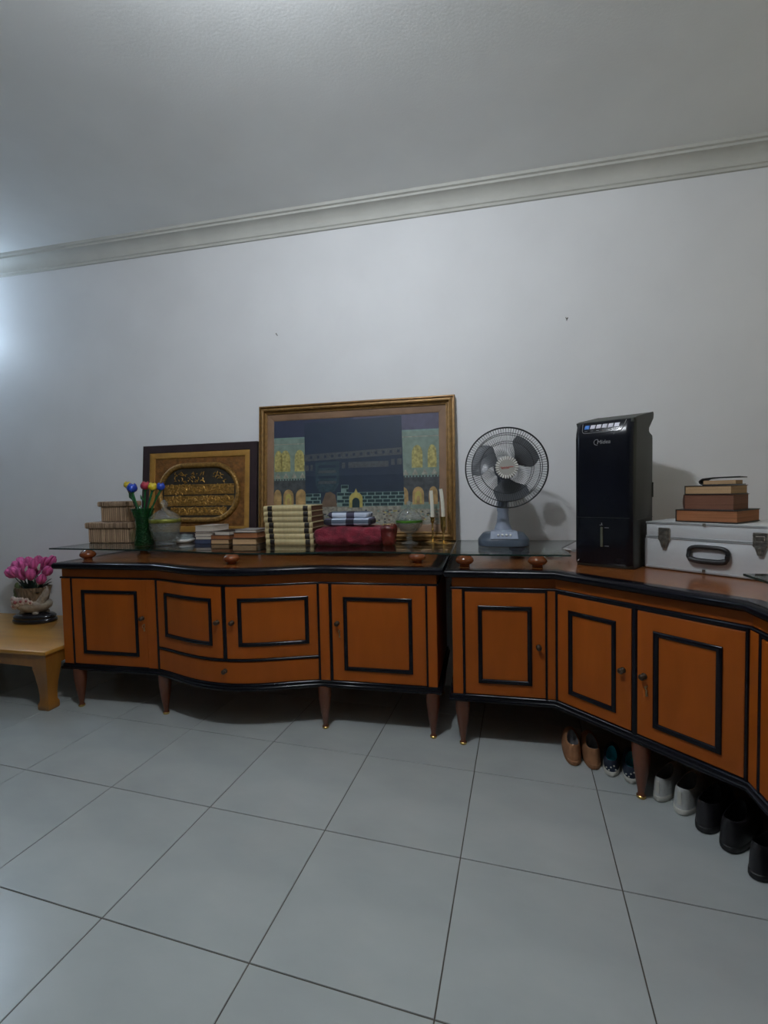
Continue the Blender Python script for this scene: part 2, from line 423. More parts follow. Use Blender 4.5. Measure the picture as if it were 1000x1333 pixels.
pil(F1, .001, .047); upb(F1, .0545, .012); upb(F1, .4315, .009); pil(F1, .437, .473)
door(cb, F1, .0615, .426, .269, .764, .121, .367, .326, .700, .397, .512)
upb(F2, .0095, .012); upb(F2, .366, .022); upb(F2, .735, .010)
door(cb, F2, .017, .3535, .269, .764, .072, .292, .320, .702, .320, .508)
door(cb, F2, .3785, .7285, .269, .764, .438, .666, .320, .697, .404, .510, True)
pil(F3, .006, .052); upb(F3, .059, .012); upb(F3, .49, .014)
door(cb, F3, .066, .482, .269, .764, .126, .42, .320, .70, .45, .51)
door(cb, F3, .498, .96, .269, .764, .56, .90, .320, .70, .53, .51)
for x, y in ((-.101, 2.252), (-.101, 2.80), (.615, 1.972), (.90, .80), (1.5, .80), (1.5, 2.80), (.93, 1.20)):
    cab_leg(cb, x, y)

# ------------------------------------------------------------------ glass sheets on wooden balls
GZ = .942; GT = .008; BZ = TOPZ
def gsheet(pts, label):
    b = B(); prism(b, pts, GZ - GT, GZ, 0, 1); o = obj('glass_sheet', b, [g_sheet, g_edge]); return tag(o, label, 'glass sheet')
def gy(x):
    d = abs(x + 1.22); return 2.325 - (.11 * max(0, math.cos(math.pi / 2 * d / .62)) ** 1.4 if d < .62 else 0)
gp = [(-2.64, 2.37)] + [(-1.84 + 1.24 * i / 30, gy(-1.84 + 1.24 * i / 30)) for i in range(31)] + [(-.152, 2.265), (-.152, 2.86), (-2.60, 2.86)]
gsheet(gp, 'long bowed sheet of glass raised above the sideboard top')
gsheet([(-.146, 2.235), (.40, 2.235), (.40, 2.50), (.54, 2.86), (-.146, 2.86)], 'short sheet of glass carrying the table fan')
gsheet([(.880, 1.80), (.882, .80), (1.54, .80), (1.54, 1.80)], 'sheet of glass in front of the silver case')
bl = [(-2.375, 2.39, 'turned brown wooden ball under the glass below the rattan boxes'), (-1.35, 2.30, 'turned brown wooden ball under the bowed middle of the long glass'),
      (-.335, 2.41, 'turned brown wooden ball under the glass below the candlesticks'), (-.085, 2.315, 'turned brown wooden ball under the fan glass beside the cabinet gap'),
      (.262, 2.32, 'turned brown wooden ball under the fan glass near the air cooler'), (1.15, 1.66, 'turned brown wooden ball under the glass in front of the silver case'),
      (1.15, .95, 'turned brown wooden ball under the far end of the side glass'),
      (-2.3, 2.78, 'turned brown wooden ball under the glass by the wall behind the rattan boxes'), (-.4, 2.80, 'turned brown wooden ball under the glass behind the gilt picture'), (.2, 2.80, 'turned brown wooden ball under the fan glass by the wall')]
for x, y, lb in bl:
    b = B(); H = GZ - GT - BZ - .0015
    lathe(b, [(.024, 0), (.027, .003), (.023, .008), (.035, .014), (.044, .023), (.046, .030), (.043, .039), (.035, .048), (.022, .056), (.016, H), (0, H)], 24)
    o = tag(obj('wooden_ball', b, m_ball, smooth=50), lb, 'ball foot', 'wooden balls that carry the glass'); o.location = (x, y, BZ + .0015)

# ------------------------------------------------------------------ low yellow table
TZ = .365; tx0, tx1, ty0, ty1 = -3.75, -2.478, 2.165, 2.88
tb = thing('low_table', 'low glossy yellow wood table with thick curved legs', 'table', ((tx0 + tx1) / 2, (ty0 + ty1) / 2, 0))
b = B(); box(b, ((tx0 + tx1) / 2, (ty0 + ty1) / 2, TZ - .012), (tx1 - tx0, ty1 - ty0, .024), .005, seg=2); obj('tabletop', b, m_yel, tb, 40, world=True)
def apron(p0, p1, th=.02, dx=0, dy=0):
    b = B(); n = 20; p0 = Vector(p0); p1 = Vector(p1); d = (p1 - p0); nn = Vector((d.y, -d.x)).normalized() * th
    rings = []
    for i in range(n + 1):
        t = i / n; p = p0 + d * t; zb = TZ - .024 - .085 + .018 * math.sin(math.pi * t) ** .5
        rings.append([(p.x, p.y, zb), (p.x - nn.x, p.y - nn.y, zb), (p.x - nn.x, p.y - nn.y, TZ - .0235), (p.x, p.y, TZ - .0235)])
    loft(b, rings); obj('apron', b, m_yel2, tb, 30, world=True)
ins = .018
apron((tx0 + ins, ty0 + ins), (tx1 - ins, ty0 + ins)); apron((tx1 - ins, ty0 + ins), (tx1 - ins, ty1 - ins)); apron((tx0 + ins, ty1 - ins), (tx0 + ins, ty0 + ins))
for ix, iy in ((1, -1), (1, 1), (-1, -1), (-1, 1)):
    b = B(); rings = []
    cx = tx1 - ins if ix > 0 else tx0 + ins; cy = ty0 + ins if iy < 0 else ty1 - ins
    for z, off, h in ((0, .044, .034), (.008, .044, .038), (.035, .044, .038), (.052, .048, .031), (.09, .050, .031), (.15, .050, .036), (.21, .049, .044), (.25, .048, .050), (.3405, .047, .0505)):
        c = (cx - ix * off, cy - iy * off); rr = []
        for k in range(12):
            a = 2 * math.pi * k / 12 + R(15); q = 1 / max(abs(math.cos(a)), abs(math.sin(a))); q = q * .95 + .05
            rr.append((c[0] + h * q * math.cos(a), c[1] + h * q * math.sin(a), z))
        rings.append(rr)
    loft(b, rings); obj('leg', b, m_yel2, tb, 50, world=True)
# ------------------------------------------------------------------ things on the sideboard glass
def gpt(u, v, z=None):
    p = atz(u, v, GZ if z is None else z); return p.x, p.y
def face_mat(name, c, rough=.6, **k): return mat(name, lin(c), rough=rough, **k)
m_ratt = mat('rattan', (.30, .185, .105), rough=.7, var=.5, scale=3, stretch=(26, 26, .8), bump=.5, bscale=9, col2=(.47, .33, .22))
m_ratt_d = mat('rattan_rib', (.40, .27, .17), rough=.7, var=.35, scale=5, stretch=(20, 20, 1), bump=.3, bscale=8)
def rattan(loc, W, D, H, LH, label, rz=0.):
    t = thing('rattan_box', label, 'box', loc, rz, 'lidded rattan boxes')
    b = B(); box(b, (0, 0, (H - .006) / 2), (W, D, H - .006), .008, seg=2); bd = obj('body', b, m_ratt, t, 40)
    b = B(); n = int(W / .017)
    for i in range(n):
        x = -W / 2 + .012 + (W - .024) * i / (n - 1)
        tube(b, [(x, -D / 2 - .0005, .006), (x, -D / 2 - .0005, H - LH - .002)], .0042 if i % 3 else .0055, 6)
    nd = int(D / .017)
    for i in range(nd):
        y = -D / 2 + .012 + (D - .024) * i / (nd - 1)
        tube(b, [(W / 2 + .0005, y, .006), (W / 2 + .0005, y, H - LH - .002)], .0045, 6)
    obj('ribs', b, m_ratt_d, bd, 60)
    b = B(); box(b, (0, 0, H - LH / 2), (W + .026, D + .026, LH), .008, seg=2)
    for i in range(n + 1):
        x = -W / 2 - .006 + (W + .012) * i / n
        tube(b, [(x, -D / 2 - .0130, H - LH + .006), (x, -D / 2 - .0130, H - .007)], .0038, 6)
    obj('lid', b, m_ratt, t, 40)
bx, by = gpt(115, 706.8)
LBX, LBY = bx + .165, by + .072
rattan((LBX, LBY, GZ), .325, .145, .140, .042, 'larger lidded rattan box carrying the smaller one')
rattan((LBX + .032, LBY + .004, GZ + .1405), .205, .118, .140, .036, 'smaller lidded rattan box on top of the larger one')

# green glass vase with glass tulips
vx, vy = gpt(188, 709.5)
vase = thing('glass_vase', 'dark green glass vase with a flared rippled rim', 'vase', (vx, vy, GZ))
wob = lambda a, z: 1 + .10 * math.sin(5 * a) * max(0, (z - .12) / .1)
prof = [(.056, 0), (.058, .006), (.054, .03), (.048, .08), (.044, .13), (.047, .17), (.056, .205), (.066, .232)]
prof += [(.062, .234), (.051, .207), (.042, .17), (.039, .13), (.043, .08), (.048, .03), (.048, .014), (.0, .014)]
b = B(); lathe(b, prof, 30, wob=wob); obj('vase_body', b, g_green, vase, 60)
for k in range(3):
    b = B(); a0 = k * 2.1 + .6
    tube(b, [((.046 + .012 * math.sin(t * 3)) * math.cos(a0 + t * .5), (.046 + .012 * math.sin(t * 3)) * math.sin(a0 + t * .5), .20 + .05 * math.sin(t * 2.6)) for t in [i / 8 * 1.1 for i in range(9)]], [.005 - .0004 * i for i in range(9)], 6)
    obj('curl', b, g_green, vase, 60)
m_stem = mat('green_glass_stem', (.012, .11, .035), rough=.12, var=.3, scale=20, coat=.6)
cols = {'yellow': (.62, .46, .02), 'blue': (.015, .06, .46), 'red': (.40, .025, .05)}
fl = [(165.5, 631.5, 'yellow', .021, .03, 'yellow glass tulip half hidden behind a blue one'),
      (171.8, 636, 'blue', .030, -.02, 'blue glass tulip on the side of the green vase by the rattan boxes'),
      (189.0, 633, 'red', .028, 0., 'red glass tulip standing in the green vase'),
      (198.5, 634, 'yellow', .026, -.015, 'yellow glass tulip between the red one and a blue one'),
      (209.0, 634, 'blue', .025, .01, 'blue glass tulip above the crystal jar')]
for k, (u, v, cn, r, dy, lb) in enumerate(fl):
    p = aty(u, v, vy + dy)
    t = thing('glass_tulip', lb, 'glass flower', (vx, vy, GZ + .016), 0, 'glass tulips in the green vase')
    c = Vector((p.x - vx, p.y - vy, p.z - GZ - .016)); ang = k * 1.256
    q0 = Vector((.012 * math.cos(ang), .012 * math.sin(ang), .004)); q1 = Vector((c.x * .25, c.y * .4, .19))
    b = B(); pts = []
    for i in range(9):
        s = i / 8; pts.append(q0 * (1 - s) ** 2 + q1 * (2 * s * (1 - s)) + (c - Vector((0, 0, r * .8))) * s * s)
    tube(b, pts, [.0062 + .0012 * math.sin(i) for i in range(9)], 7)
    # calyx and one leaf
    ball(b, c - Vector((0, 0, r * .75)), r * .5, (1, 1, .7), 10, 6)
    m_ = pts[6]; tube(b, [m_, m_ + Vector((-.016 if k < 3 else .014, -.006, .022)), m_ + Vector((-.022 if k < 3 else .02, -.008, .045))], [.003, .007, .001], 6)
    obj('stem', b, m_stem, t, 60)
    mt = mat('glass_petal_' + cn, cols[cn], rough=.15, var=.15, scale=30, coat=.6)
    b = B()
    lathe(b, [(r * .3, -r * .85), (r * .8, -r * .55), (r, -r * .05), (r * .93, r * .45), (r * .66, r * .85), (r * .3, r * .95), (0, r * .8)], 18, tuple(c), wob=lambda a, z: 1 + .09 * abs(math.sin(1.5 * a)))
    for i in range(3):
        a = i * 2.094 + .4; tube(b, [c + Vector((r * .7 * math.cos(a), r * .7 * math.sin(a), r * .6)), c + Vector((r * .5 * math.cos(a), r * .5 * math.sin(a), r * 1.15))], [r * .3, r * .05], 6)
    obj('bloom', b, mt, t, 60)

# crystal jar with lid
jx, jy = gpt(215, 709.5); jx += .006
m_gold_green = mat('gilt_green_band', (.20, .21, .03), rough=.35, var=.4, scale=40, metal=.3)
jar = thing('crystal_jar', 'lidded cut crystal jar with a gilt band', 'jar', (jx, jy, GZ))
facet = lambda a, z: 1 + .035 * math.cos(12 * a + 40 * z)
b = B(); lathe(b, [(.056, 0), (.060, .006), (.054, .012), (.062, .028), (.078, .062), (.088, .105), (.091, .142), (.086, .142), (.074, .066), (.056, .034), (0, .022)], 48, wob=facet); obj('bowl', b, g_cut, jar, 70)
b = B(); lathe(b, [(.0885, .142), (.092, .145), (.092, .163), (.0885, .166), (.084, .166), (.084, .142)], 40); obj('rim_band', b, m_gold_green, jar, 50)
b = B(); lathe(b, [(.091, .166), (.092, .171), (.080, .186), (.058, .204), (.034, .219), (.018, .226), (.012, .233), (.014, .238)], 48, wob=facet)
lathe(b, [(.008, .236), (.020, .250), (.024, .260), (.019, .272), (.008, .284), (0, .288)], 8); obj('lid', b, g_cut, jar, 40)

# white dish and crystal lid
dx_, dy_ = gpt(237, 705.5)
dx_, dy_ = aty(239, 703, 2.70).x, 2.70
m_cer = mat('white_glaze', (.66, .66, .65), rough=.2, var=.06, scale=10, coat=.5)
b = B(); lathe(b, [(.045, 0), (.05, .003), (.068, .010), (.072, .018), (.070, .024), (.060, .026), (.054, .020), (0, .016)], 36)
tag(obj('white_dish', b, m_cer, smooth=50), 'small white glazed dish under a crystal bowl', 'dish').location = (dx_, dy_, GZ)
o = thing('crystal_bonbon_dish', 'small cut crystal bowl standing in the white dish', 'bowl', (dx_ + .012, dy_, GZ + .0165))
b = B(); lathe(b, [(.030, 0), (.048, .010), (.052, .022), (.050, .034), (.046, .036), (.044, .022), (.028, .008), (0, .006)], 40, wob=facet); obj('bowl_shell', b, g_cut, o, 60)
b = B(); lathe(b, [(.006, .006), (.015, .016), (.018, .026), (.012, .04), (0, .046)], 8); obj('finial', b, g_cut, o, 30)

# books
m_pg = mat('page_tan', (.42, .27, .14), rough=.85, var=.2, scale=2, stretch=(1, 1, 160), bump=.3, bscale=2)
m_pgw = mat('page_white', (.58, .52, .45), rough=.85, var=.12, scale=2, stretch=(1, 1, 160), bump=.3, bscale=2)
m_pgr = mat('page_rust', (.29, .11, .04), rough=.8, var=.2, scale=2, stretch=(1, 1, 160), bump=.3, bscale=2)
m_pgb = mat('page_brown', (.16, .065, .035), rough=.8, var=.2, scale=2, stretch=(1, 1, 160), bump=.3, bscale=2)
def book(loc, rz, L, D, T, cov, pg, label, spine='b', ct=.0028, ov=.003, group=None, bulge=0.):
    """L along local x, D along local y, base centre at loc; spine side f/b/l/r"""
    t = thing('book', label, 'book', loc, rz, group)
    b = B(); box(b, (0, 0, ct / 2), (L, D, ct), .0006); box(b, (0, 0, T - ct / 2), (L, D, ct), .0006)
    if spine in 'fb':
        s = -1 if spine == 'f' else 1; rings = []
        for x in (-L / 2, L / 2):
            rr = [(x, s * (D / 2 - ct), 0)] + [(x, s * (D / 2 + bulge * math.sin(math.pi * k / 6)), T * k / 6) for k in range(7)] + [(x, s * (D / 2 - ct), T)]
            rings.append(rr)
        loft(b, rings)
    else:
        s = -1 if spine == 'l' else 1; rings = []
        for y in (-D / 2, D / 2):
            rr = [(s * (L / 2 - ct), y, 0)] + [(s * (L / 2 + bulge * math.sin(math.pi * k / 6)), y, T * k / 6) for k in range(7)] + [(s * (L / 2 - ct), y, T)]
            rings.append(rr)
        loft(b, rings)
    obj('cover', b, cov, t, 40)
    x0, x1, y0, y1 = -L / 2 + ov, L / 2 - ov, -D / 2 + ov, D / 2 - ov
    if spine == 'f': y0 = -D / 2 + ct
    if spine == 'b': y1 = D / 2 - ct
    if spine == 'l': x0 = -L / 2 + ct
    if spine == 'r': x1 = L / 2 - ct
    b = B(); box(b, ((x0 + x1) / 2, (y0 + y1) / 2, T / 2), (x1 - x0, y1 - y0, T - 2 * ct)); obj('pages', b, pg, t)
    return t
cv = lambda n, c, **k: face_mat('cover_' + n, c, .55, **k)
cB, cMv, cRd, cDk, cGy, cBl, cWh = cv('brown', (70, 45, 30)), cv('mauve', (120, 98, 92)), cv('rust', (100, 58, 42)), cv('dark', (45, 34, 30)), cv('grey', (140, 135, 132)), cv('blue', (62, 72, 98)), cv('white', (175, 168, 160))
def stk(u, v, items, y=None):
    x, yy = gpt(u, v); yy = y or yy; z = GZ
    for L, D, T, cov, pg, lb, dxx, rz, sp in items:
        book((x + L / 2 + dxx, yy + D / 2, z), rz, L, D, T, cov, pg, lb, sp, group='small books on the glass'); z += T
stk(302, 709.3, [(.160, .19, .040, cDk, m_pg, 'thick tan-edged book at the bottom of the stack beside the cream volumes', 0, .02, 'b'),
               (.162, .19, .036, cB, m_pgr, 'rust-edged book in the middle of the stack beside the cream volumes', .012, -.03, 'b'),
               (.140, .17, .016, cGy, m_pgw, 'thin pale grey book on top of the stack beside the cream volumes', .02, .05, 'b')])
stk(275, 708.3, [(.122, .16, .030, cB, m_pg, 'small tan-edged book at the bottom of the middle book stack', 0, .02, 'l'),
               (.134, .16, .026, cRd, m_pgr, 'small reddish book second from the bottom of the middle stack', .0, -.02, 'b'),
               (.108, .19, .026, cDk, m_pgw, 'mauve-edged book on top of the middle book stack', .032, -.08, 'b')], 2.605)
stk(250.5, 708.3, [(.118, .13, .026, cBl, m_pgw, 'small blue book at the bottom of the stack by the white dish', 0, .0, 'f'),
                 (.112, .13, .020, cGy, m_pgw, 'grey paper-covered book second from the bottom by the white dish', .002, .03, 'b'),
                 (.128, .13, .020, cWh, m_pgw, 'white booklet third from the bottom by the white dish', 0, -.02, 'b'),
                 (.140, .14, .012, cMv, m_pgw, 'thin mauve booklet under the topmost white book by the dish', .003, .02, 'b'),
                 (.132, .17, .036, cWh, m_pgw, 'white-paged book topmost of the stack by the white dish', .006, -.10, 'b')], 2.635)

# seven cream volumes, spines to the room
m_creamb = mat('cream_binding', (.50, .42, .23), rough=.6, var=.10, scale=8, stretch=(6, 1, 1), randv=.10)
m_band = mat('black_spine_label', (.018, .014, .012), rough=.5, var=.5, scale=60)
m_gilt = mat('gilt_line', (.55, .42, .18), rough=.4, metal=.6, var=.2, scale=60)
cx_, cy_ = gpt(345.5, 709.3)
ordn = ['bottom', 'second from the bottom', 'third from the bottom', 'middle', 'third from the top', 'second from the top', 'topmost']
CT = .0336
for k in range(7):
    jx_ = [.006, .004, 0, .003, -.004, -.003, -.004][k]
    t = book((cx_ + .152 + jx_, cy_ + .105, GZ + k * CT), 0, .304, .205, CT - .0004, m_creamb, m_pgb, f'cream bound volume with black spine labels, {ordn[k]} of the stack of seven', 'f', group='cream volumes stacked beside the red cloth', bulge=.006)
    for x, w_, lb in ((-.111, .030, None), (.116, .030, None)):
        b = B(); rings = []
        for xx in (x - w_ / 2, x + w_ / 2):
            rings.append([(xx, -.1015, CT * .03)] + [(xx, -.1029 - .006 * math.sin(math.pi * q / 6), max(.0006, min(CT - .001, CT * q / 6))) for q in range(7)] + [(xx, -.1015, CT * .97)])
        loft(b, rings); obj('spine_label', b, m_band, t, 50)
    b = B()
    for x in (-.130, -.094, .099, .133, -.146, .147):
        rings = []
        for xx in (x - .0012, x + .0012):
            rings.append([(xx, -.1015, CT * .05)] + [(xx, -.1030 - .006 * math.sin(math.pi * q / 6), max(.001, min(CT - .0014, CT * q / 6))) for q in range(7)] + [(xx, -.1015, CT * .95)])
        loft(b, rings)
    for i in range(14):   # worn gilt title marks
        x = -.07 + i * .0105; h_ = random.uniform(.003, .008)
        box(b, (x, -.1085, CT / 2 + random.uniform(-.003, .003)), (random.uniform(.002, .005), .0012, h_))
    obj('gilt_tooling', b, m_gilt, t)['kind'] = 'stuff'

# folded red velvet, satin cloth and checked cloth
from mathutils import noise
def soft(bm, c, s, r, amp, fr, seed=0, n=12, sag=0.):
    """rounded box with noise folds"""
    r0 = bmesh.ops.create_cube(bm, size=2)
    bmesh.ops.subdivide_edges(bm, edges=bm.edges[:], cuts=n, use_grid_fill=True)
    vv = bm.verts[:]
    for v in vv:
        p = Vector((v.co.x * s[0] / 2, v.co.y * s[1] / 2, v.co.z * s[2] / 2))
        q = Vector([max(-s[i] / 2 + r, min(s[i] / 2 - r, p[i])) for i in range(3)])
        d = p - q
        if d.length > 1e-6: p = q + d.normalized() * r
        nn = noise.noise_vector(p * fr + Vector((seed, seed * 2, 0)))
        p = p + nn * amp
        p.z = max(p.z, -s[2] / 2) - sag * (abs(p.x) / (s[0] / 2)) ** 4 * (p.z > 0)
        v.co = p + Vector(c)
rx_, ry_ = gpt(406, 711)
m_velvet = mat('red_velvet', (.15, .008, .022), rough=.9, var=.45, scale=25, bump=1., bscale=130, sheen=.08)
b = B(); soft(b, (0, 0, .054), (.405, .20, .108), .040, .014, 20, 3, 26, .01)
rv = thing('folded_velvet', 'thick folded dark red velvet cloth', 'cloth', (rx_ + .205, ry_ + .115, GZ))
obj('upper_fold', b, m_velvet, rv, 80)
m_satin = mat('red_satin', (.10, .008, .010), rough=.35, var=.5, scale=10, bump=.6, bscale=40, col2=(.17, .02, .012))
b = B(); soft(b, (0, 0, .060), (.078, .105, .120), .028, .010, 18, 9, 14, 0)
o = thing('satin_cloth', 'crumpled red and gold satin cloth beside the velvet', 'cloth', (rx_ + .205 + .240, ry_ + .072, GZ))
obj('bundle', b, m_satin, o, 80)
b = B()
for k in range(5):
    tube(b, [(-.026 + k * .012, -.035 + .006 * k + i * .008, .118 + .004 * math.sin(i + k)) for i in range(6)], .0035, 5)
obj('gold_braid', b, m_gilt, o, 60)['kind'] = 'stuff'
# checked material: two crossed stripe sets
def checked():
    mt = bpy.data.materials.new('checked_cotton'); mt.use_nodes = True; nt = mt.node_tree; n = nt.nodes; l = nt.links
    bs = n['Principled BSDF']; bs.inputs['Roughness'].default_value = .85
    tc = n.new('ShaderNodeTexCoord'); sx = n.new('ShaderNodeSeparateXYZ'); l.new(tc.outputs['Object'], sx.inputs[0])
    def stripe(sock, per, off, thr):
        a = n.new('ShaderNodeMath'); a.operation = 'MULTIPLY_ADD'; a.inputs[1].default_value = 1 / per; a.inputs[2].default_value = off; l.new(sock, a.inputs[0])
        f = n.new('ShaderNodeMath'); f.operation = 'FRACT'; l.new(a.outputs[0], f.inputs[0])
        g = n.new('ShaderNodeMath'); g.operation = 'LESS_THAN'; g.inputs[1].default_value = thr; l.new(f.outputs[0], g.inputs[0]); return g.outputs[0]
    s1 = stripe(sx.outputs['X'], .135, .05, .36); s2 = stripe(sx.outputs['Z'], .062, .78, .36)
    m1 = n.new('ShaderNodeMix'); m1.data_type = 'RGBA'; m1.inputs['A'].default_value = (.50, .56, .68, 1); m1.inputs['B'].default_value = (.07, .065, .11, 1); l.new(s1, m1.inputs['Factor'])
    m2 = n.new('ShaderNodeMix'); m2.data_type = 'RGBA'; l.new(s2, m2.inputs['Factor']); l.new(m1.outputs['Result'], m2.inputs['A'])
    m3 = n.new('ShaderNodeMix'); m3.data_type = 'RGBA'; m3.inputs['A'].default_value = (.085, .11, .15, 1); m3.inputs['B'].default_value = (.012, .012, .02, 1); l.new(s1, m3.inputs['Factor'])
    l.new(m3.outputs['Result'], m2.inputs['B']); l.new(m2.outputs['Result'], bs.inputs['Base Color'])
    return mt
m_chk = checked()
o = thing('checked_cloth', 'folded blue, white and black checked cloth on the velvet', 'cloth', (rx_ + .20, ry_ + .12, GZ + .113))
b = B(); soft(b, (0, 0, .022), (.29, .15, .044), .020, .004, 16, 5, 14); obj('lower_fold', b, m_chk, o, 80)
b = B(); soft(b, (.005, .005, .062), (.245, .13, .038), .017, .005, 16, 8, 14); obj('upper_fold', b, m_chk, o, 80)

# lidded crystal bowl on a foot
px_, py_ = gpt(533.5, 707.5)
m_lime = mat('green_band', (.05, .16, .015), rough=.3, var=.4, scale=50)
o = thing('footed_bowl', 'lidded crystal bowl on a foot with a green band', 'bowl', (px_, py_ - .005, GZ))
b = B(); lathe(b, [(.046, 0), (.048, .004), (.030, .010), (.014, .018), (.018, .030), (.020, .040), (.013, .052), (.018, .060), (.050, .076), (.072, .100), (.079, .124), (.075, .124), (.066, .102), (.044, .082), (0, .072)], 40, wob=lambda a, z: 1 + .02 * math.cos(14 * a)); obj('bowl', b, g_cut, o, 70)
b = B(); lathe(b, [(.076, .124), (.079, .126), (.079, .137), (.076, .139), (.072, .139), (.072, .124)], 40); obj('rim_band', b, m_lime, o, 50)
b = B(); lathe(b, [(.076, .139), (.077, .143), (.072, .160), (.058, .180), (.038, .196), (.018, .206), (.009, .212), (.012, .218)], 40, wob=lambda a, z: 1 + .02 * math.cos(14 * a))
lathe(b, [(.006, .216), (.014, .226), (.017, .235), (.012, .246), (0, .254)], 8); obj('lid', b, g_cut, o, 40)

# brass candlesticks
m_candle = mat('candle_wax', (.72, .70, .60), rough=.5, var=.05, scale=8)
def stick(u, v, prof, cup_z, ch, lean, lb, lc, yoff):
    x, y = gpt(u, v); y += yoff
    o = thing('candlestick', lb, 'candlestick', (x, y, GZ))
    b = B()
    lathe(b, prof[0], 24, wob=lambda a, z: 1 + (.10 * math.cos(6 * a) if z < .012 else 0)); obj('base', b, m_brass, o, 50)
    b = B(); lathe(b, prof[1], 20); obj('stem', b, m_brass, o, 50)
    b = B(); lathe(b, prof[2], 20); obj('cup', b, m_brass, o, 50)
    c = thing('candle', lc, 'candle', (x, y, GZ + cup_z), 0, 'white candles')
    b = B(); n = 7
    tube(b, [(lean * (i / n) ** 2, 0, ch * i / n) for i in range(n + 1)], [.0105] * (n) + [.0095], 14); obj('wax', b, m_candle, c, 50)
    b = B(); tube(b, [(lean, 0, ch - .001), (lean, .001, ch + .007)], .001, 5); obj('wick', b, m_blk, c)
base = [(.0, 0), (.044, 0), (.046, .003), (.038, .007), (.022, .012), (.008, .018)]
stick(564.5, 705, (base, [(.008, .016), (.0055, .024), (.009, .032), (.0055, .04), (.005, .07), (.009, .078), (.005, .086), (.0055, .115)], [(.0055, .112), (.010, .12), (.013, .132), (.011, .140), (.016, .148), (.016, .151), (.0115, .151), (.0112, .146), (0, .146)]),
      .146, .162, -.006, 'slim brass candlestick with beaded stem beside the crystal bowl', 'white candle in the slim brass candlestick', -.040)
stick(579, 705.8, (base, [(.008, .016), (.005, .024), (.008, .032), (.005, .04), (.0045, .062)], [(.0045, .06), (.008, .068), (.015, .082), (.0175, .105), (.0155, .13), (.0175, .150), (.0185, .157), (.016, .157), (.0112, .152), (.0112, .148), (0, .148)]),
      .148, .168, -.012, 'brass candlestick with a tall tulip cup nearest the picture corner', 'white candle in the tulip-cup candlestick', -.075)
# ------------------------------------------------------------------ leaning pictures
def rect(bm, x0, x1, z0, z1, y, mi=0):
    f = bm.faces.new([bm.verts.new(p) for p in ((x0, y, z0), (x1, y, z0), (x1, y, z1), (x0, y, z1))]); f.material_index = mi
def poly(bm, pts, y, mi=0):
    f = bm.faces.new([bm.verts.new((x, y, z)) for x, z in pts]); f.material_index = mi
def rail_set(root, W, H, prof, mt, name='rail'):
    """four mitred rails; prof = (inward distance, y) outline"""
    cs = [(-W / 2, 0), (W / 2, 0), (W / 2, H), (-W / 2, H)]
    dirs = [(1, 1), (-1, 1), (-1, -1), (1, -1)]
    for k in range(4):
        rings = []
        for j in (k, (k + 1) % 4):
            rings.append([(cs[j][0] + dirs[j][0] * d, y, cs[j][1] + dirs[j][1] * d) for d, y in prof])
        b = B(); loft(b, rings); obj(name, b, mt, root, 40)
m_gilt_fr = mat('gilt_frame', (.26, .145, .045), rough=.4, metal=.35, var=.25, scale=6, stretch=(6, 6, 6), spec=.5)
m_matb = mat('brown_mount', (.215, .125, .07), rough=.6, var=.12, scale=10)
m_back = mat('picture_backing', (.10, .07, .05), rough=.9, var=.2, scale=5)
def lean(yb, dy, H): return -math.asin(dy / H)
FW, FH = 1.297, .893
FXc = (aty(337.5, 531, 2.885).x + aty(592, 514, 2.885).x) / 2
pf = thing('framed_picture', 'large gilt framed picture of a black draped cube building leaning on the wall', 'picture', (FXc, 2.838, GZ), 0, rx=lean(0, .072, FH))
prof = [(0, 0), (0, -.028), (.004, -.034), (.010, -.034), (.013, -.022), (.018, -.022), (.021, -.038), (.030, -.040), (.036, -.036), (.038, -.020), (.044, -.020), (.046, -.026), (.050, -.021), (.055, -.020), (.055, 0)]
rail_set(pf, FW, FH, prof, m_gilt_fr)
rail_set(pf, FW - .108, FH - .108, [(0, -.004), (0, -.0125), (.040, -.0115), (.043, -.009), (.046, -.009), (.046, -.004)], m_matb, 'mount')
for o in [c for c in pf.children if c.name.startswith('mount')]: o.location.z = .054
b = B(); box(b, (0, -.003, FH / 2), (FW - .06, .005, FH - .06)); obj('backing', b, m_back, pf)
pw_, ph_ = FW - .198, FH - .198
def pc(n, c, **k): return face_mat('print_' + n, c, .55, var=k.get('var', .18), scale=k.get('scale', 30))
PM = [pc('sky', (50, 57, 82)), pc('sky_violet', (82, 79, 104)), pc('arcade', (122, 140, 130)), pc('arch', (170, 158, 96), var=.45, scale=70), pc('lower', (70, 74, 78), var=.4), pc('arch_low', (172, 140, 92), var=.35),
      pc('cloth', (35, 49, 70), var=.12, scale=14), pc('band', (76, 80, 84), var=.3, scale=90), pc('curtain', (48, 70, 80), var=.3, scale=50), pc('brick', (26, 54, 60)), pc('joint', (120, 146, 140)), pc('gold', (184, 168, 92)), pc('court', (150, 146, 134), var=.4, scale=60), pc('skin', (110, 90, 74))]  # cloth navy is lifted: the pane's bluish reflection is put into its colour
b = B(); X0, Z1 = -pw_ / 2, FH / 2 + ph_ / 2
def fx(x): return X0 + x * pw_
def fz(y): return Z1 - y * ph_
lay = [-.0062]
def pr(x0, x1, y0, y1, mi, up=1):
    rect(b, fx(x0), fx(x1), fz(y1), fz(y0), lay[0] - .00025 * up, mi)
def pp(pts, mi, up=1): poly(b, [(fx(x), fz(y)) for x, y in pts], lay[0] - .00025 * up, mi)
def arch(cx, w_, y0, y1, mi, up=2):
    pts = [(cx - w_ / 2, y1), (cx + w_ / 2, y1)]
    for k in range(9):
        a = math.pi * k / 8; pts.append((cx + w_ / 2 * math.cos(a), y0 + (y1 - y0) * .42 * (1 - math.sin(a))))
    pp(pts, mi, up)
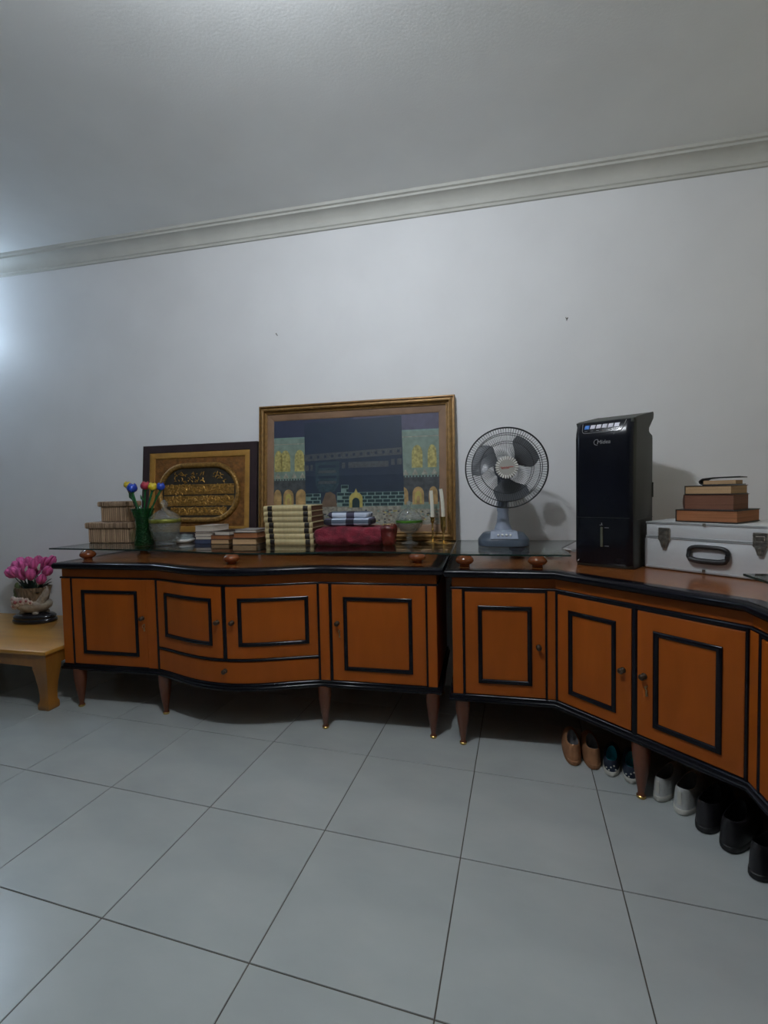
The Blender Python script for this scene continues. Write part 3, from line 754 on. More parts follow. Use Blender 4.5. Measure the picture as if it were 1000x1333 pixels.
pr(0, 1, 0, 1, 12, 0); pr(0, .5, 0, .3, 0); pr(.5, 1, 0, .3, 1)
for sx0, sx1, dz in ((0, .21, 0), (.78, 1, .02)):
    pr(sx0, sx1, .165 - dz, .56, 2, 2); pr(sx0, sx1, .165 - dz, .178 - dz, 10, 3); pr(sx0, sx1, .225 - dz, .232 - dz, 12, 3)
    pr(sx0, sx1, .56, .80, 4, 2); pr(sx0, sx1, .80, .86, 2, 2)
    n_ = 12
    for i in range(n_):
        cxx = sx0 + (sx1 - sx0) * (i + .5) / n_; pp([(cxx - .005, .575), (cxx + .005, .575), (cxx, .545)], 10, 4)
    n_ = 4
    for i in range(n_): 
        cxx = sx0 + (sx1 - sx0) * (i + .5) / n_; pp([(cxx - .02, .555), (cxx + .02, .555), (cxx, .50)], 12, 3)
for cx in (.0, .075, .165, .875, .96): arch(min(max(cx, .03), .97), .062 if .02 < cx < .95 else .05, .285, .49, 3, 3)
for cx in (.025, .095, .175, .79, .88, .965): arch(cx, .066 if .05 < cx < .95 else .05, .66, .82, 5, 3)
for cx in (.095, .88): arch(cx, .04, .70, .81, 11, 4); arch(cx, .02, .74, .81, 5, 5)
# brick skirting round the cube
def bricks(x0, x1, y0, y1, rows, step):
    hh = (y1 - y0) / rows
    for r_ in range(rows):
        xa = x0 + (step * (rows - 1 - r_) if step > 0 else 0); x = xa + (.03 if r_ % 2 else 0)
        pr(xa, x1, y1 - (r_ + 1) * hh + hh * 0, y1 - r_ * hh, 10, 7) if False else None
        while x < x1 - .01:
            pr(x + .002, min(x + .042, x1), y0 + r_ * hh + .004, y0 + (r_ + 1) * hh - .004, 9, 8); x += .046
pp([(.195, .035), (.785, .012), (.80, .80), (.205, .80)], 6, 6)
pp([(.195, .335), (.786, .30), (.788, .365), (.196, .40)], 7, 7)
for i in range(26):
    x = .21 + i * .022; y = .335 - (x - .195) * .06
    if i % 2: pr(x, x + .015, y + .02, y + .045, 6, 8)
for x0, x1 in ((.197, .225), (.235, .25), (.43, .45), (.47, .71), (.725, .745), (.76, .787)):
    y = .435 - (x0 - .195) * .06; pr(x0, x1, y, y + .055, 7, 7)
pp([(.265, .415), (.415, .405), (.412, .62), (.385, .69), (.29, .69), (.268, .62)], 8, 7)
for k in range(4): pr(.285, .395, .44 + k * .05, .465 + k * .05, 7 if k % 2 else 6, 8)
pr(.205, .30, .705, .80, 10, 7); pr(.40, .80, .70, .83, 10, 7); pr(.425, .47, .63, .70, 10, 7)
bricks(.205, .30, .705, .80, 3, 0); bricks(.40, .80, .70, .83, 4, 0); bricks(.425, .47, .63, .70, 2, 0)
arch(.515, .08, .70, .84, 11, 9); arch(.515, .045, .75, .84, 9, 10); pp([(.505, .70), (.525, .70), (.515, .665)], 11, 9)
pp([(.30, .83), (.40, .83), (.39, .72), (.36, .69), (.33, .70)], 13, 9)
random.seed(5)
for k in range(150):
    x = random.random() * .98; y = random.uniform(.86, .985); pr(x, x + .012, y, y + .012, random.choice((10, 13, 4, 3)), 2)
obj('print', b, PM, pf)
b = B(); rect(b, -pw_ / 2, pw_ / 2, (FH - ph_) / 2, (FH + ph_) / 2, -.0100); obj('pane', b, g_pane, pf)

# smaller frame with gilt calligraphy in relief
SW, SH = .885, .668
sx0 = aty(185.4, 581.3, 2.885).x
cf = thing('framed_calligraphy', 'dark framed gilt relief of script in an oval border leaning on the wall', 'picture', (sx0 + SW / 2, 2.850, GZ), 0, rx=-math.asin(.064 / SH))
m_plum = mat('plum_frame', (.030, .017, .020), rough=.45, var=.2, scale=10)
m_honey = mat('honey_wood', (.36, .19, .04), rough=.4, var=.15, scale=6, stretch=(3, 3, 3), coat=.15)
m_relief = mat('brown_relief_ground', (.20, .085, .020), rough=.5, var=.4, scale=40, bump=.8, bscale=90, metal=.2)
m_gold = mat('gold_relief', (.50, .28, .06), rough=.38, metal=.65, var=.35, scale=50)
m_goldd = mat('dull_gold_relief', (.30, .165, .04), rough=.42, metal=.5, var=.4, scale=60, bump=.7, bscale=110)
m_dk = mat('black_ground', (.025, .02, .014), rough=.6, var=.3, scale=20)
rail_set(cf, SW, SH, [(0, 0), (0, -.020), (.004, -.024), (.052, -.022), (.055, -.018), (.055, 0)], m_plum)
rail_set(cf, SW - .108, SH - .108, [(0, -.004), (0, -.017), (.003, -.018), (.038, -.015), (.041, -.010), (.041, -.004)], m_honey, 'inner_rail')
for o in [c for c in cf.children if c.name.startswith('inner_rail')]: o.location.z = .054
b = B(); box(b, (0, -.005, SH / 2), (SW - .08, .006, SH - .08)); obj('panel', b, m_relief, cf)
OW, OH = .640, .415           # outer size of the oval border
def stadium(w_, h_, n=16):
    r = h_ / 2; a0 = w_ / 2 - r; pts = []
    for k in range(n + 1): a = -math.pi / 2 + math.pi * k / n; pts.append((a0 + r * math.cos(a), r * math.sin(a)))
    for k in range(n + 1): a = math.pi / 2 + math.pi * k / n; pts.append((-a0 + r * math.cos(a), r * math.sin(a)))
    return pts
zc = SH / 2 - .005
b = B(); poly(b, [(x, zc + z) for x, z in stadium(OW - .05, OH - .05)], -.0095); obj('oval_ground', b, m_dk, cf)
b = B(); st = stadium(OW - .035, OH - .035, 30)
tube(b, [(x, -.011, zc + z) for x, z in st + st[:2]], .019, 8)
per = []
for i in range(len(st)):
    a, c = Vector(st[i]), Vector(st[(i + 1) % len(st)]); n_ = max(1, int((c - a).length / .013))
    for k in range(n_): per.append(a + (c - a) * k / n_)
for k, p in enumerate(per):
    dd = Vector((p.x, p.y)).normalized()
    tube(b, [(p.x - dd.x * .011, -.022, zc + p.y - dd.y * .011), (p.x + dd.x * .011 + .006, -.026, zc + p.y + dd.y * .011), ], .0036, 5)
obj('rope_border', b, m_goldd, cf, 60)
rows = [(.100, .105, .74), (.022, .082, .95), (-.058, .082, .95), (-.130, .066, .76)]
for k, (zr, hh, wf) in enumerate(rows):
    Wr = (OW - .07) * wf
    if k:
        b = B(); box(b, (0, -.0105, zc + zr), (Wr, .004, hh * .86), .0015); obj('script_bar', b, m_goldd, cf)
    b = B()
    nst = 80 if k else 60
    for i in range(nst):
        x = -Wr / 2 * .93 + Wr * .93 * (i + random.random()) / nst
        if k == 0 and .04 < x < .11: continue
        z = zc + zr + random.uniform(-.36, .36) * hh * .8; L_ = random.uniform(.010, .034); a = random.choice((R(90), R(120), R(20), R(160), R(60))) + random.uniform(-.3, .3); cu = random.uniform(-1.6, 1.6)
        pts = []
        for q in range(5):
            s = q / 4; aa = a + cu * s; pts.append((x + L_ * s * math.cos(aa), -.0135, min(zc + zr + hh * .45, max(zc + zr - hh * .45, z + L_ * s * math.sin(aa)))))
        tube(b, pts, [.0014, .0030, .0036, .0026, .0010], 5)
    obj('script_line', b, m_gold, cf, 60, label='gilt relief strokes of a line of script')['kind'] = 'stuff'

# ------------------------------------------------------------------ table fan
m_fb = mat('slate_plastic', (.055, .075, .105), rough=.4, var=.06, scale=8)
m_fl = mat('pale_grey_plastic', (.25, .29, .37), rough=.4, var=.05, scale=8)
m_wire = mat('dark_wire', (.03, .033, .036), rough=.4, metal=.5, var=.2, scale=20)
m_blade = mat('smoke_blade', (.13, .14, .155), rough=.3, var=.05, scale=6)
m_badge = mat('fan_badge', (.36, .35, .32), rough=.45, var=.05, scale=8)
m_redp = mat('red_print', (.42, .04, .03), rough=.5, var=.1, scale=20)
FNX, FNY = gpt(656.5, 712.5)[0], gpt(656.5, 712.5)[1] + .098
fan = thing('table_fan', 'grey table fan with a wire cage and slate blue base', 'fan', (FNX, FNY, GZ))
def rrect(hx, hy, z, c=(0, 0), k=.3, n=24):
    out = []
    for i in range(n):
        a = 2 * math.pi * i / n; ca, sa = math.cos(a), math.sin(a); e = 2 * k
        out.append((c[0] + hx * math.copysign(abs(ca) ** e, ca), c[1] + hy * math.copysign(abs(sa) ** e, sa), z))
    return out
b = B(); loft(b, [rrect(.130, .098, 0), rrect(.136, .104, .004), rrect(.136, .104, .034), rrect(.130, .098, .044), rrect(.110, .078, .068), rrect(.098, .066, .073)]); obj('base', b, m_fb, fan, 40)
b = B(); loft(b, [[(-.066, -.092, .038), (.066, -.092, .038), (.062, -.04, .038), (-.062, -.04, .038)], [(-.072, -.103, .045), (.072, -.103, .045), (.066, -.03, .045), (-.066, -.03, .045)], [(-.068, -.074, .082), (.068, -.074, .082), (.06, 0, .084), (-.06, 0, .084)]]); cp = obj('control_panel', b, m_fl, fan, 30)
for k in range(4):
    b = B(); x = -.030 + k * .021; tube(b, [(x, -.088, .062), (x, -.098, .067)], [.006, .005], 10); obj('button', b, m_white, cp, 40)
b = B(); loft(b, [rrect(.050, .050, .080, (0, .02), .4), rrect(.044, .045, .098, (0, .02), .45), rrect(.034, .036, .125, (0, .02), .5), rrect(.030, .032, .17, (0, .02), .5), rrect(.029, .030, .19, (0, .02), .5)]); obj('neck', b, m_fl, fan, 50)
b = B(); loft(b, [rrect(.032, .033, .186, (0, .02), .5), rrect(.032, .033, .196, (0, .02), .5), rrect(.029, .030, .25, (0, .02), .5), rrect(.027, .028, .33, (0, .012), .5), rrect(.030, .034, .40, (0, .0), .5)]); obj('column', b, m_fl, fan, 50)
HZ = aty(659, 609, FNY - .08).z - GZ; HX = aty(659, 609, FNY - .08).x - FNX
hd = Vector((HX, -.08, HZ)); RC = .211
def yc(r, s):  # cage surface: s=-1 front, +1 back
    q = r / RC; return hd.y + s * (.058 * math.sqrt(max(0, 1 - q ** 3.2)) + .004)
b = B(); tube(b, [(hd.x, hd.y + .045, HZ), (hd.x, hd.y + .06, HZ), (hd.x, hd.y + .13, HZ), (hd.x, hd.y + .165, HZ), (hd.x, hd.y + .178, HZ)], [.055, .062, .060, .045, .01], 24); obj('motor_housing', b, m_fl, fan, 50)
for s, nm in ((-1, 'front_cage'), (1, 'rear_cage')):
    b = B(); nw = 96
    for i in range(nw):
        a = 2 * math.pi * i / nw; r0 = .056 if s < 0 else .06
        tube(b, [(hd.x + r * math.cos(a), yc(r, s), HZ + r * math.sin(a)) for r in (r0, .09, .13, .165, .190, .204, RC)], .00075, 4)
    for r, w_ in ((.135, .0014), (.178, .0018)): torus(b, (hd.x, yc(r, s), HZ), (0, 1, 0), r, w_, 64, 6)
    torus(b, (hd.x, hd.y + s * .004, HZ), (0, 1, 0), RC, .0036, 72, 8)
    obj(nm, b, m_wire, fan, 60)
b = B(); tube(b, [(hd.x, hd.y + .04, HZ), (hd.x, hd.y + .005, HZ), (hd.x, hd.y - .028, HZ), (hd.x, hd.y - .034, HZ)], [.045, .045, .040, .01], 24); obj('hub', b, m_blade, fan, 50)
for k in range(3):
    b = B(); a0 = k * 2.094 + .5; rings = []
    for i in range(9):
        s = i / 8; r = .042 + s * .135; wd = .30 + 1.05 * math.sin(min(1, s * 1.25) * math.pi / 2) * (1 - .35 * max(0, s - .7) / .3)
        rr = []
        for jn in range(9):
            t_ = jn / 8 - .5; a = a0 + t_ * wd + .25 * s; yy = hd.y + .012 - t_ * .045
            rr.append((hd.x + r * math.cos(a), yy, HZ + r * math.sin(a)))
        rings.append(rr + [(x, y + .002, z) for x, y, z in reversed(rr)])
    loft(b, rings); obj('blade', b, m_blade, fan, 60)
b = B(); yb_ = yc(.05, -1)
tube(b, [(hd.x, yb_ + .010, HZ), (hd.x, yb_ - .001, HZ), (hd.x, yb_ - .005, HZ)], [.056, .056, .050], 36)
bd = obj('badge', b, m_badge, fan, 30)
b = B()
for k in range(26):
    a = 2 * math.pi * k / 26; tube(b, [(hd.x + r * math.cos(a), yb_ - .0058, HZ + r * math.sin(a)) for r in (.040, .058)], [.0022, .0030], 5)
obj('sunburst', b, m_white, bd, 40)['kind'] = 'stuff'
b = B(); pts = []
for i in range(25):
    s = i / 24; x = -.031 + .062 * s; amp = .0055 if s < .15 else .003
    pts.append((hd.x + x + .002 * math.cos(s * 44), yb_ - .0058, HZ - .001 + .004 * s + amp * math.sin(s * 44)))
tube(b, pts, .0016, 5)
tube(b, [(hd.x - .026, yb_ - .0058, HZ - .008), (hd.x + .012, yb_ - .0058, HZ - .0055)], .0013, 5)
obj('script_mark', b, m_redp, bd, 60, label='red script lettering on the fan badge')

# ------------------------------------------------------------------ air cooler
m_gb = mat('gloss_black', (.005, .006, .010), rough=.22, spec=.3, var=.2, scale=8)
m_mb = mat('matt_black_green', (.020, .024, .019), rough=.5, var=.15, scale=10)
m_sil = mat('silver_line', (.42, .42, .42), rough=.35, metal=.6, var=.05, scale=20)
m_bluek = mat('blue_key', (.01, .16, .55), rough=.3, var=.05, scale=20)
m_lilac = mat('lilac_key', (.62, .60, .68), rough=.35, var=.05, scale=20)
m_level = mat('level_tube', (.10, .105, .075), rough=.3, var=.2, scale=40)
A0 = atz(748, 735.5, TOPZ); CA = R(-31.4); CW_, CD_ = .262, .345
ac = thing('air_cooler', 'tall glossy black air cooler standing on the corner cabinet', 'air cooler', (A0.x, A0.y, TOPZ + .0012), CA)
prof = [(.010, 0), (.004, .012), (.0, .03), (.0, .61), (.004, .635), (.016, .668), (.030, .689), (.06, .698), (.345, .748), (.356, .738), (.350, .715), (.262, .662), (.258, .648), (.268, .640), (.330, .628), (.335, .615), (.335, .0)]
def side_ring(x, ins):
    cx, cz = .17, .35
    return [(x, y + (ins if y < .02 else 0) + (-ins * .4 if y > .3 else 0), z) for y, z in prof]
b = B(); loft(b, [side_ring(0, .026), side_ring(.006, .012), side_ring(.018, .003), side_ring(.032, 0), side_ring(CW_ - .032, 0), side_ring(CW_ - .018, .003), side_ring(CW_ - .006, .012), side_ring(CW_, .026)])
body = obj('body', b, m_mb, ac, 35)
b = B()   # glossy front panel, wrapped slightly round the corners
rings = []
for x, i_ in ((.004, .0125), (.018, .0012), (.032, -.002), (CW_ - .032, -.002), (CW_ - .018, .0012), (CW_ - .004, .0125)):
    rings.append([(x, i_ + .006, .012), (x, i_, .026), (x, i_, .610), (x, i_ + .004, .635), (x, i_ + .016, .668), (x, i_ + .027, .686), (x, i_ + .034, .682), (x, i_ + .02, .61), (x, i_ + .02, .012)])
loft(b, rings); fp = obj('front_panel', b, m_gb, ac, 35)
# lower tank seam, side vent line, caster foot chip
b = B(); box(b, (CW_ / 2, -.0022, .235), (CW_ - .03, .0012, .0018)); obj('tank_seam', b, m_mb, ac)
b = B(); box(b, (CW_ - .0005, .19, .225), (.003, .28, .004)); box(b, (CW_ + .001, .325, .36), (.006, .016, .075), .002); obj('side_trim', b, m_mb, ac)
# control panel outline, keys and mark lie on the sloping strip
def strip(y_up):   # point on slope: t 0..1 from z .628 to .684
    return (-.0012 + .0035 + y_up * .020, .633 + y_up * .050)
b = B(); pts = []
for x, t_ in ((.036, .95), (.038, .25), (.043, .08), (.052, .02), (.200, .02), (.211, .08), (.218, .30), (.228, .98)):
    yy, zz = strip(t_); pts.append((x, yy - .004, zz))
tube(b, pts, .0012, 5); obj('panel_outline', b, m_sil, ac, 60)
for k in range(6):
    b = B(); x = .056 + k * .0265; y0, z0 = strip(.42); y1, z1 = strip(.78)
    w2 = .0105; loft(b, [[(x - w2, y0 - .0045, z0), (x + w2, y0 - .0045, z0), (x + w2, y0, z0), (x - w2, y0, z0)], [(x - w2 + .003, y1 - .0045, z1), (x + w2 + .003, y1 - .0045, z1), (x + w2 + .003, y1, z1), (x - w2 + .003, y1, z1)]])
    kk = obj('key', b, m_bluek if k == 0 else m_lilac, ac, label='blue lit key' if k == 0 else 'pale lilac key')
    b = B(); yy, zz = strip(.22); box(b, (x - .001, yy - .0035, zz), (.012 if k < 5 else .020, .0012, .0022)); obj('key_caption', b, m_sil, kk)
cu = bpy.data.curves.new('brand_lettering', 'FONT'); cu.body = 'Midea'; cu.size = .025; cu.extrude = .0006; cu.shear = .15; cu.align_x = 'LEFT'
to = bpy.data.objects.new('tmp_text', cu); COL.objects.link(to)
bpy.context.view_layer.update()
me = bpy.data.meshes.new_from_object(to.evaluated_get(bpy.context.evaluated_depsgraph_get())); bpy.data.objects.remove(to)
b = B(); b.from_mesh(me); b.transform(Matrix.Translation((.106, -.0030, .580)) @ Matrix.Rotation(R(90), 4, 'X'))
obj('brand_lettering', b, m_sil, ac, label='silver brand lettering')
b = B(); tube(b, [(.106 + .013 * math.cos(a), -.0030, .588 + .013 * math.sin(a)) for a in [R(60 + i * 28) for i in range(9)]], .0013, 5); obj('brand_swoosh', b, m_sil, ac, 60)
b = B(); tube(b, [(.128, -.0022, .100), (.128, -.0035, .104), (.128, -.0035, .186), (.128, -.0022, .190)], .0062, 10); obj('level_window', b, m_level, ac, 50)
b = B(); box(b, (.150, -.0028, .188), (.020, .001, .002)); box(b, (.150, -.0028, .102), (.020, .001, .002)); box(b, (.126, -.0028, .200), (.014, .001, .0018)); box(b, (.128, -.0028, .206), (.003, .001, .008)); obj('level_marks', b, m_sil, ac)
b = B(); loft(b, [[(.014, .0015, .020), (.022, -.0005, .026), (.024, -.0005, .032), (.016, .001, .026)], [(.014, .004, .020), (.022, .003, .026), (.024, .003, .032), (.016, .004, .026)]]); obj('sticker', b, m_white, ac)

# ------------------------------------------------------------------ silver case with books
m_alu = mat('aluminium_skin', (.60, .62, .63), rough=.42, metal=.1, var=.05, scale=4, stretch=(1, 1, 5), bump=.05, bscale=200)
m_trim = mat('aluminium_trim', (.58, .60, .62), rough=.28, metal=.6, var=.06, scale=10)
m_chr = mat('worn_chrome', (.35, .33, .30), rough=.28, metal=.9, var=.35, scale=60)
m_hb = mat('black_handle', (.012, .012, .014), rough=.4, var=.2, scale=10)
S0 = atz(838, 738.6, TOPZ); CL, CDp, CH = .520, .36, .216
case = thing('metal_case', 'silver aluminium case with black handle beside the air cooler', 'case', (S0.x + .012, S0.y + .004, TOPZ + .0012), R(-44.5))
b = B(); box(b, (CL / 2, CDp / 2, CH * .33), (CL, CDp, CH * .66 - .002), .006, seg=2); obj('lower_shell', b, m_alu, case, 40)
b = B(); box(b, (CL / 2, CDp / 2, CH * .83 + .001), (CL, CDp, CH * .34 - .003), .006, seg=2); lid = obj('lid', b, m_alu, case, 40)
for z_ in (CH * .655, CH * .685, CH - .006, .007):
    b = B(); box(b, (CL / 2, -.001, z_), (CL + .002, .006, .010 if z_ in (CH - .006, .007) else .0055), .0018); obj('edge_trim', b, m_trim, case)
for x in (.0, CL):
    b = B(); box(b, (x, -.0012, CH * .33), (.009, .006, CH * .62), .002); obj('corner_trim', b, m_trim, case)
for x in (.082, CL - .085):
    b = B(); box(b, (x, -.006, CH * .74), (.050, .010, .058), .003); box(b, (x, -.010, CH * .77), (.030, .008, .018), .002)
    for sx in (-1, 1):
        for q in range(4): tube(b, [(x + sx * .021, -.010, CH * .64 + q * .013), (x + sx * .021, -.0135, CH * .64 + q * .013)], .003, 8)
    loft(b, [[(x - .018, -.006, CH * .62), (x + .018, -.006, CH * .62), (x + .018, -.013, CH * .62), (x - .018, -.013, CH * .62)], [(x - .008, -.006, CH * .46), (x + .008, -.006, CH * .46), (x + .008, -.014, CH * .46), (x - .008, -.014, CH * .46)]])
    box(b, (x, -.014, CH * .55), (.008, .006, .022), .002)
    obj('latch', b, m_chr, case, 30, label='worn chrome latch')
b = B(); hz = CH * .40; hx = CL / 2 - .002
pts = []
for k in range(41):
    a = 2 * math.pi * k / 40; e = .55
    pts.append((hx + .072 * math.copysign(abs(math.cos(a)) ** e, math.cos(a)), -.012 - .006 * (math.sin(a) < 0), hz + .030 * math.copysign(abs(math.sin(a)) ** e, math.sin(a))))
tube(b, pts, [.009 + .0035 * (math.sin(2 * math.pi * k / 40) < -.5) for k in range(41)], 10); obj('handle', b, m_hb, case, 60)
for z_ in (CH * .06, CH * .97):
    b = B(); box(b, (CL / 2 - .02, -.005, z_), (.012, .004, .014), .001); obj('clip', b, m_chr, case)
b = B(); box(b, (-.003, .03, CH * .70), (.008, .02, .026), .002); obj('hinge_tab', b, m_chr, case)

cT = TOPZ + .0012 + CH + .0015
cA, cC = cv('black', (30, 26, 26)), cv('maroon', (70, 44, 36))
pB0 = atz(879.4, 678.7, cT); ang = R(-44.5)
ux = Vector((math.cos(ang), math.sin(ang), 0)); uy = Vector((-ux.y, ux.x, 0))
def upx(p):
    d = p - EYE; return 500 + F_PX * d.dot(rt) / d.dot(fw)
LB = .05
while upx(pB0 + ux * LB) < 959.7: LB += .002
DB = .05
while upx(pB0 + ux * LB + uy * DB) < 989.6 and DB < .34: DB += .002
def cbook(off, L, D, T, z, cov, pg, lb, sp, rzo=0., **k):
    c = pB0 + ux * (off[0] + L / 2) + uy * (off[1] + D / 2); return book((c.x, c.y, z), ang + rzo, L, D, T, cov, pg, lb, sp, group='books on the silver case', **k)
cbook((0, 0), LB, DB, .054, cT, cA, m_pgr, 'large rust-edged book at the bottom of the pile on the silver case', 'l', ct=.004, ov=.003)
cbook((.028, .012), LB - .045, DB * .66, .066, cT + .054, cC, m_pgb, 'thick brown-edged book in the pile on the silver case', 'l', ct=.003, bulge=.004)
cbook((.032, .010), LB - .058, DB * .72, .038, cT + .120, cA, m_pg, 'tan-edged black book under the notebook on the silver case', 'l', ct=.003)
# soft notebook in a black folded cover
nb0 = pB0 + ux * .085 + uy * .02
nbk = thing('notebook', 'small notebook in a curled black cover on top of the book pile', 'notebook', (nb0.x, nb0.y, cT + .1582), ang + R(6))
b = B(); n = 8; rings = []
for y in (0, .11):
    outer = [(.145, y, .036 if y == 0 else .034), (.05, y, .034), (.012, y, .030)] + [(-.002 + .012 * (1 - math.sin(math.pi * k / 6)), y, .030 - .030 * k / 6 + 0) for k in range(1, 6)] + [(.014, y, 0), (.06, y, 0), (.14, y, .001)]
    inner = [(x + (.003 if x < .02 else 0), y, z + (.0035 if z < .015 else -.0035)) for x, y, z in reversed(outer)]
    rings.append(outer + inner)
loft(b, rings); obj('cover', b, cA, nbk, 40)
b = B(); box(b, (.072, .055, .0120), (.115, .104, .0165), .001); obj('pages', b, m_pg, nbk)

# ------------------------------------------------------------------ cable heap by the cooler
q = atz(738, 729, TOPZ); b = B(); random.seed(3)
pts = []
for i in range(60):
    a = i * .42; r = .045 + .012 * math.sin(i * 1.3); pts.append((r * 1.5 * math.cos(a) - .01, r * .8 * math.sin(a), .006 + .010 * (1 + math.sin(i * .9)) + .0005 * i))
cab = thing('cable_heap', 'tangled white cable beside the black air cooler', 'cable', (q.x - .045, q.y + .045, TOPZ + .0015))
tube(b, pts, .0042, 6); obj('cord', b, m_white, cab, 60)
b = B(); box(b, (-.075, -.012, .012), (.05, .03, .022), .004, rz=.5); obj('plug', b, mat('cream_plastic', (.55, .50, .38), rough=.5), cab, 40)

# ------------------------------------------------------------------ flower pot on the low table
m_blkg = mat('black_gloss_stand', (.012, .013, .018), rough=.2, var=.3, scale=20, coat=.4)
m_porc = mat('cream_porcelain', (.34, .27, .20), rough=.4, col2=(.56, .50, .42), var=.22, scale=14, coat=.3, bump=.15, bscale=60)
m_bask = mat('basket_weave', (.22, .15, .09), rough=.6, var=.5, scale=5, stretch=(14, 14, 3), bump=.9, bscale=12)
m_leafp = mat('porcelain_leaf', (.10, .13, .05), rough=.4, var=.3, scale=20, coat=.3)
m_rose = mat('porcelain_rose', (.62, .50, .44), rough=.4, var=.2, scale=40, coat=.2)
m_rosec = mat('rose_heart', (.35, .10, .10), rough=.5, var=.2, scale=40)
m_pink = mat('pink_petal', (.55, .09, .27), rough=.6, var=.35, scale=12, stretch=(3, 3, 1))
m_fol = mat('dark_foliage', (.012, .035, .022), rough=.5, var=.4, scale=20)
fpx, fpy = atz(44, 812, TZ).x, atz(44, 812, TZ).y + .055
fpx = aty(45.5, 800, fpy).x
pot = thing('flower_pot', 'cream porcelain basket pot with roses on an oval black stand', 'flower pot', (fpx, fpy, TZ), R(8))
b = B(); lathe(b, [(.150, 0), (.156, .006), (.156, .022), (.146, .030), (.150, .036), (.150, .046), (.135, .058), (.08, .068), (.0, .07)], 40, sy=.58); obj('stand', b, m_blkg, pot, 50)
b = B()
for a in (.6, 2.2, 3.7, 5.2): ball(b, (.085 * math.cos(a), .045 * math.sin(a), .070), .022, (1, .8, .8), 10, 7)
lathe(b, [(.06, .072), (.09, .082), (.118, .105), (.128, .13), (.118, .15), (.10, .158), (0, .158)], 32, sy=.66); obj('foot_bowl', b, m_porc, pot, 60)
b = B(); lathe(b, [(.098, .155), (.105, .18), (.115, .225), (.126, .255), (.119, .255), (.108, .225), (.095, .18), (.0, .175)], 36, sy=.66, wob=lambda a, z: 1 + .035 * math.sin(12 * a)); obj('basket', b, m_bask, pot, 60)
b = B()
for i in range(9):   # pale moulded scroll on one side
    s = i / 8; ball(b, (.062 + .05 * math.sin(s * 1.9), -.040 + .02 * s, .135 + .11 * s), .036 - .016 * s, (1, .6, 1), 10, 7)
obj('side_scroll', b, m_porc, pot, 60)
b = B()
for x, z, s in ((-.112, .225, 1), (-.118, .19, .8), (-.105, .255, .9)): ball(b, (x, -.02, z), .030 * s, (.8, .35, 1.3), 10, 7)
obj('moulded_leaf', b, m_leafp, pot, 60)
for x, z, r in ((-.070, .158, .032), (-.022, .166, .026), (.018, .168, .020), (-.104, .172, .022), (-.098, .126, .022), (.045, .155, .016)):
    b = B(); yy = -.066 * math.sqrt(max(.05, 1 - (x / .13) ** 2)) - .020
    for k in range(6):
        a = k * 1.047; ball(b, (x + r * .62 * math.cos(a), yy, z + r * .62 * math.sin(a)), r * .55, (1, .5, 1), 8, 6)
    rs = obj('moulded_rose', b, m_rose, pot, 60)
    b = B(); ball(b, (x, yy - r * .25, z), r * .42, (1, .6, 1), 8, 6); obj('heart', b, m_rosec, rs, 60)
bq = thing('tulip_bouquet', 'bunch of pink artificial tulips in the porcelain pot', 'bouquet', (fpx, fpy, TZ + .178), 0)
random.seed(11)
heads = [(8 + 90 * 0, 0, 0)]
HP = [(14, 746.5, .03), (20, 745, -.02), (28, 747.5, -.04), (22, 737.5, .02), (31, 735.5, .03), (38, 733, -.02), (45, 735, -.04), (50, 731.5, .03), (58, 733, .02), (66, 730.5, -.02), (40, 748, -.06), (62, 743.5, -.05), (54, 754, -.06), (35, 741, -.05), (47, 741, .0), (28, 732.5, .05), (60, 738, .06), (17, 743.5, .05)]
for u, v, dy in HP:
    p = aty(u, v, fpy + dy); c = Vector((p.x - fpx, p.y - fpy, p.z - TZ - .178))
    dr = Vector((c.x * .9, c.y * .6 - .02, .16)).normalized(); 
    b = B(); L = .088; mrot = dr.to_track_quat('Z', 'Y').to_matrix().to_4x4(); rr = random.uniform(.017, .021)
    for k in range(5):
        a = k * 1.257 + random.random()
        for q_ in range(1):
            pts = [Vector((rr * f * math.cos(a), rr * f * math.sin(a), z)) for f, z in ((.2, -.5 * L), (.85, -.25 * L), (1.0, .05 * L), (.8, .35 * L), (.25, .55 * L))]
            M4 = Matrix.Translation(c) @ mrot
            tube(b, [M4 @ q1 for q1 in pts], [.005, .013, .016, .012, .002], 7)
    fo = obj('tulip', b, m_pink, bq, 60)
    b = B(); tip = c - dr * (L * .5); base_ = Vector((c.x * .28, c.y * .28, .0)); tube(b, [base_, base_ + (tip - base_) * .5 + Vector((0, 0, .02)), tip], .003, 5); obj('stem', b, m_fol, fo, 60)
for k in range(16):
    a = k * .39 + .1; r = random.uniform(.10, .15); zt = random.uniform(.03, .13)
    b = B(); p0 = Vector((.03 * math.cos(a), .02 * math.sin(a), .0)); p1 = Vector((r * .6 * math.cos(a), r * .4 * math.sin(a), zt * .9)); p2 = Vector((r * math.cos(a) * 1.05, r * .6 * math.sin(a), zt))
    side = Vector((-math.sin(a), math.cos(a), 0)); rings = []
    for i in range(6):
        s = i / 5; p = p0 * (1 - s) ** 2 + p1 * 2 * s * (1 - s) + p2 * s * s; wd = .019 * math.sin(math.pi * min(.98, s * .9 + .08))
        rings.append([p - side * wd, p + Vector((0, 0, -.004)), p + side * wd, p + Vector((0, 0, .001))])
    loft(b, rings); obj('leaf', b, m_fol, bq, 60)
m_wleaf = mat('white_leaf', (.6, .62, .55), rough=.6)
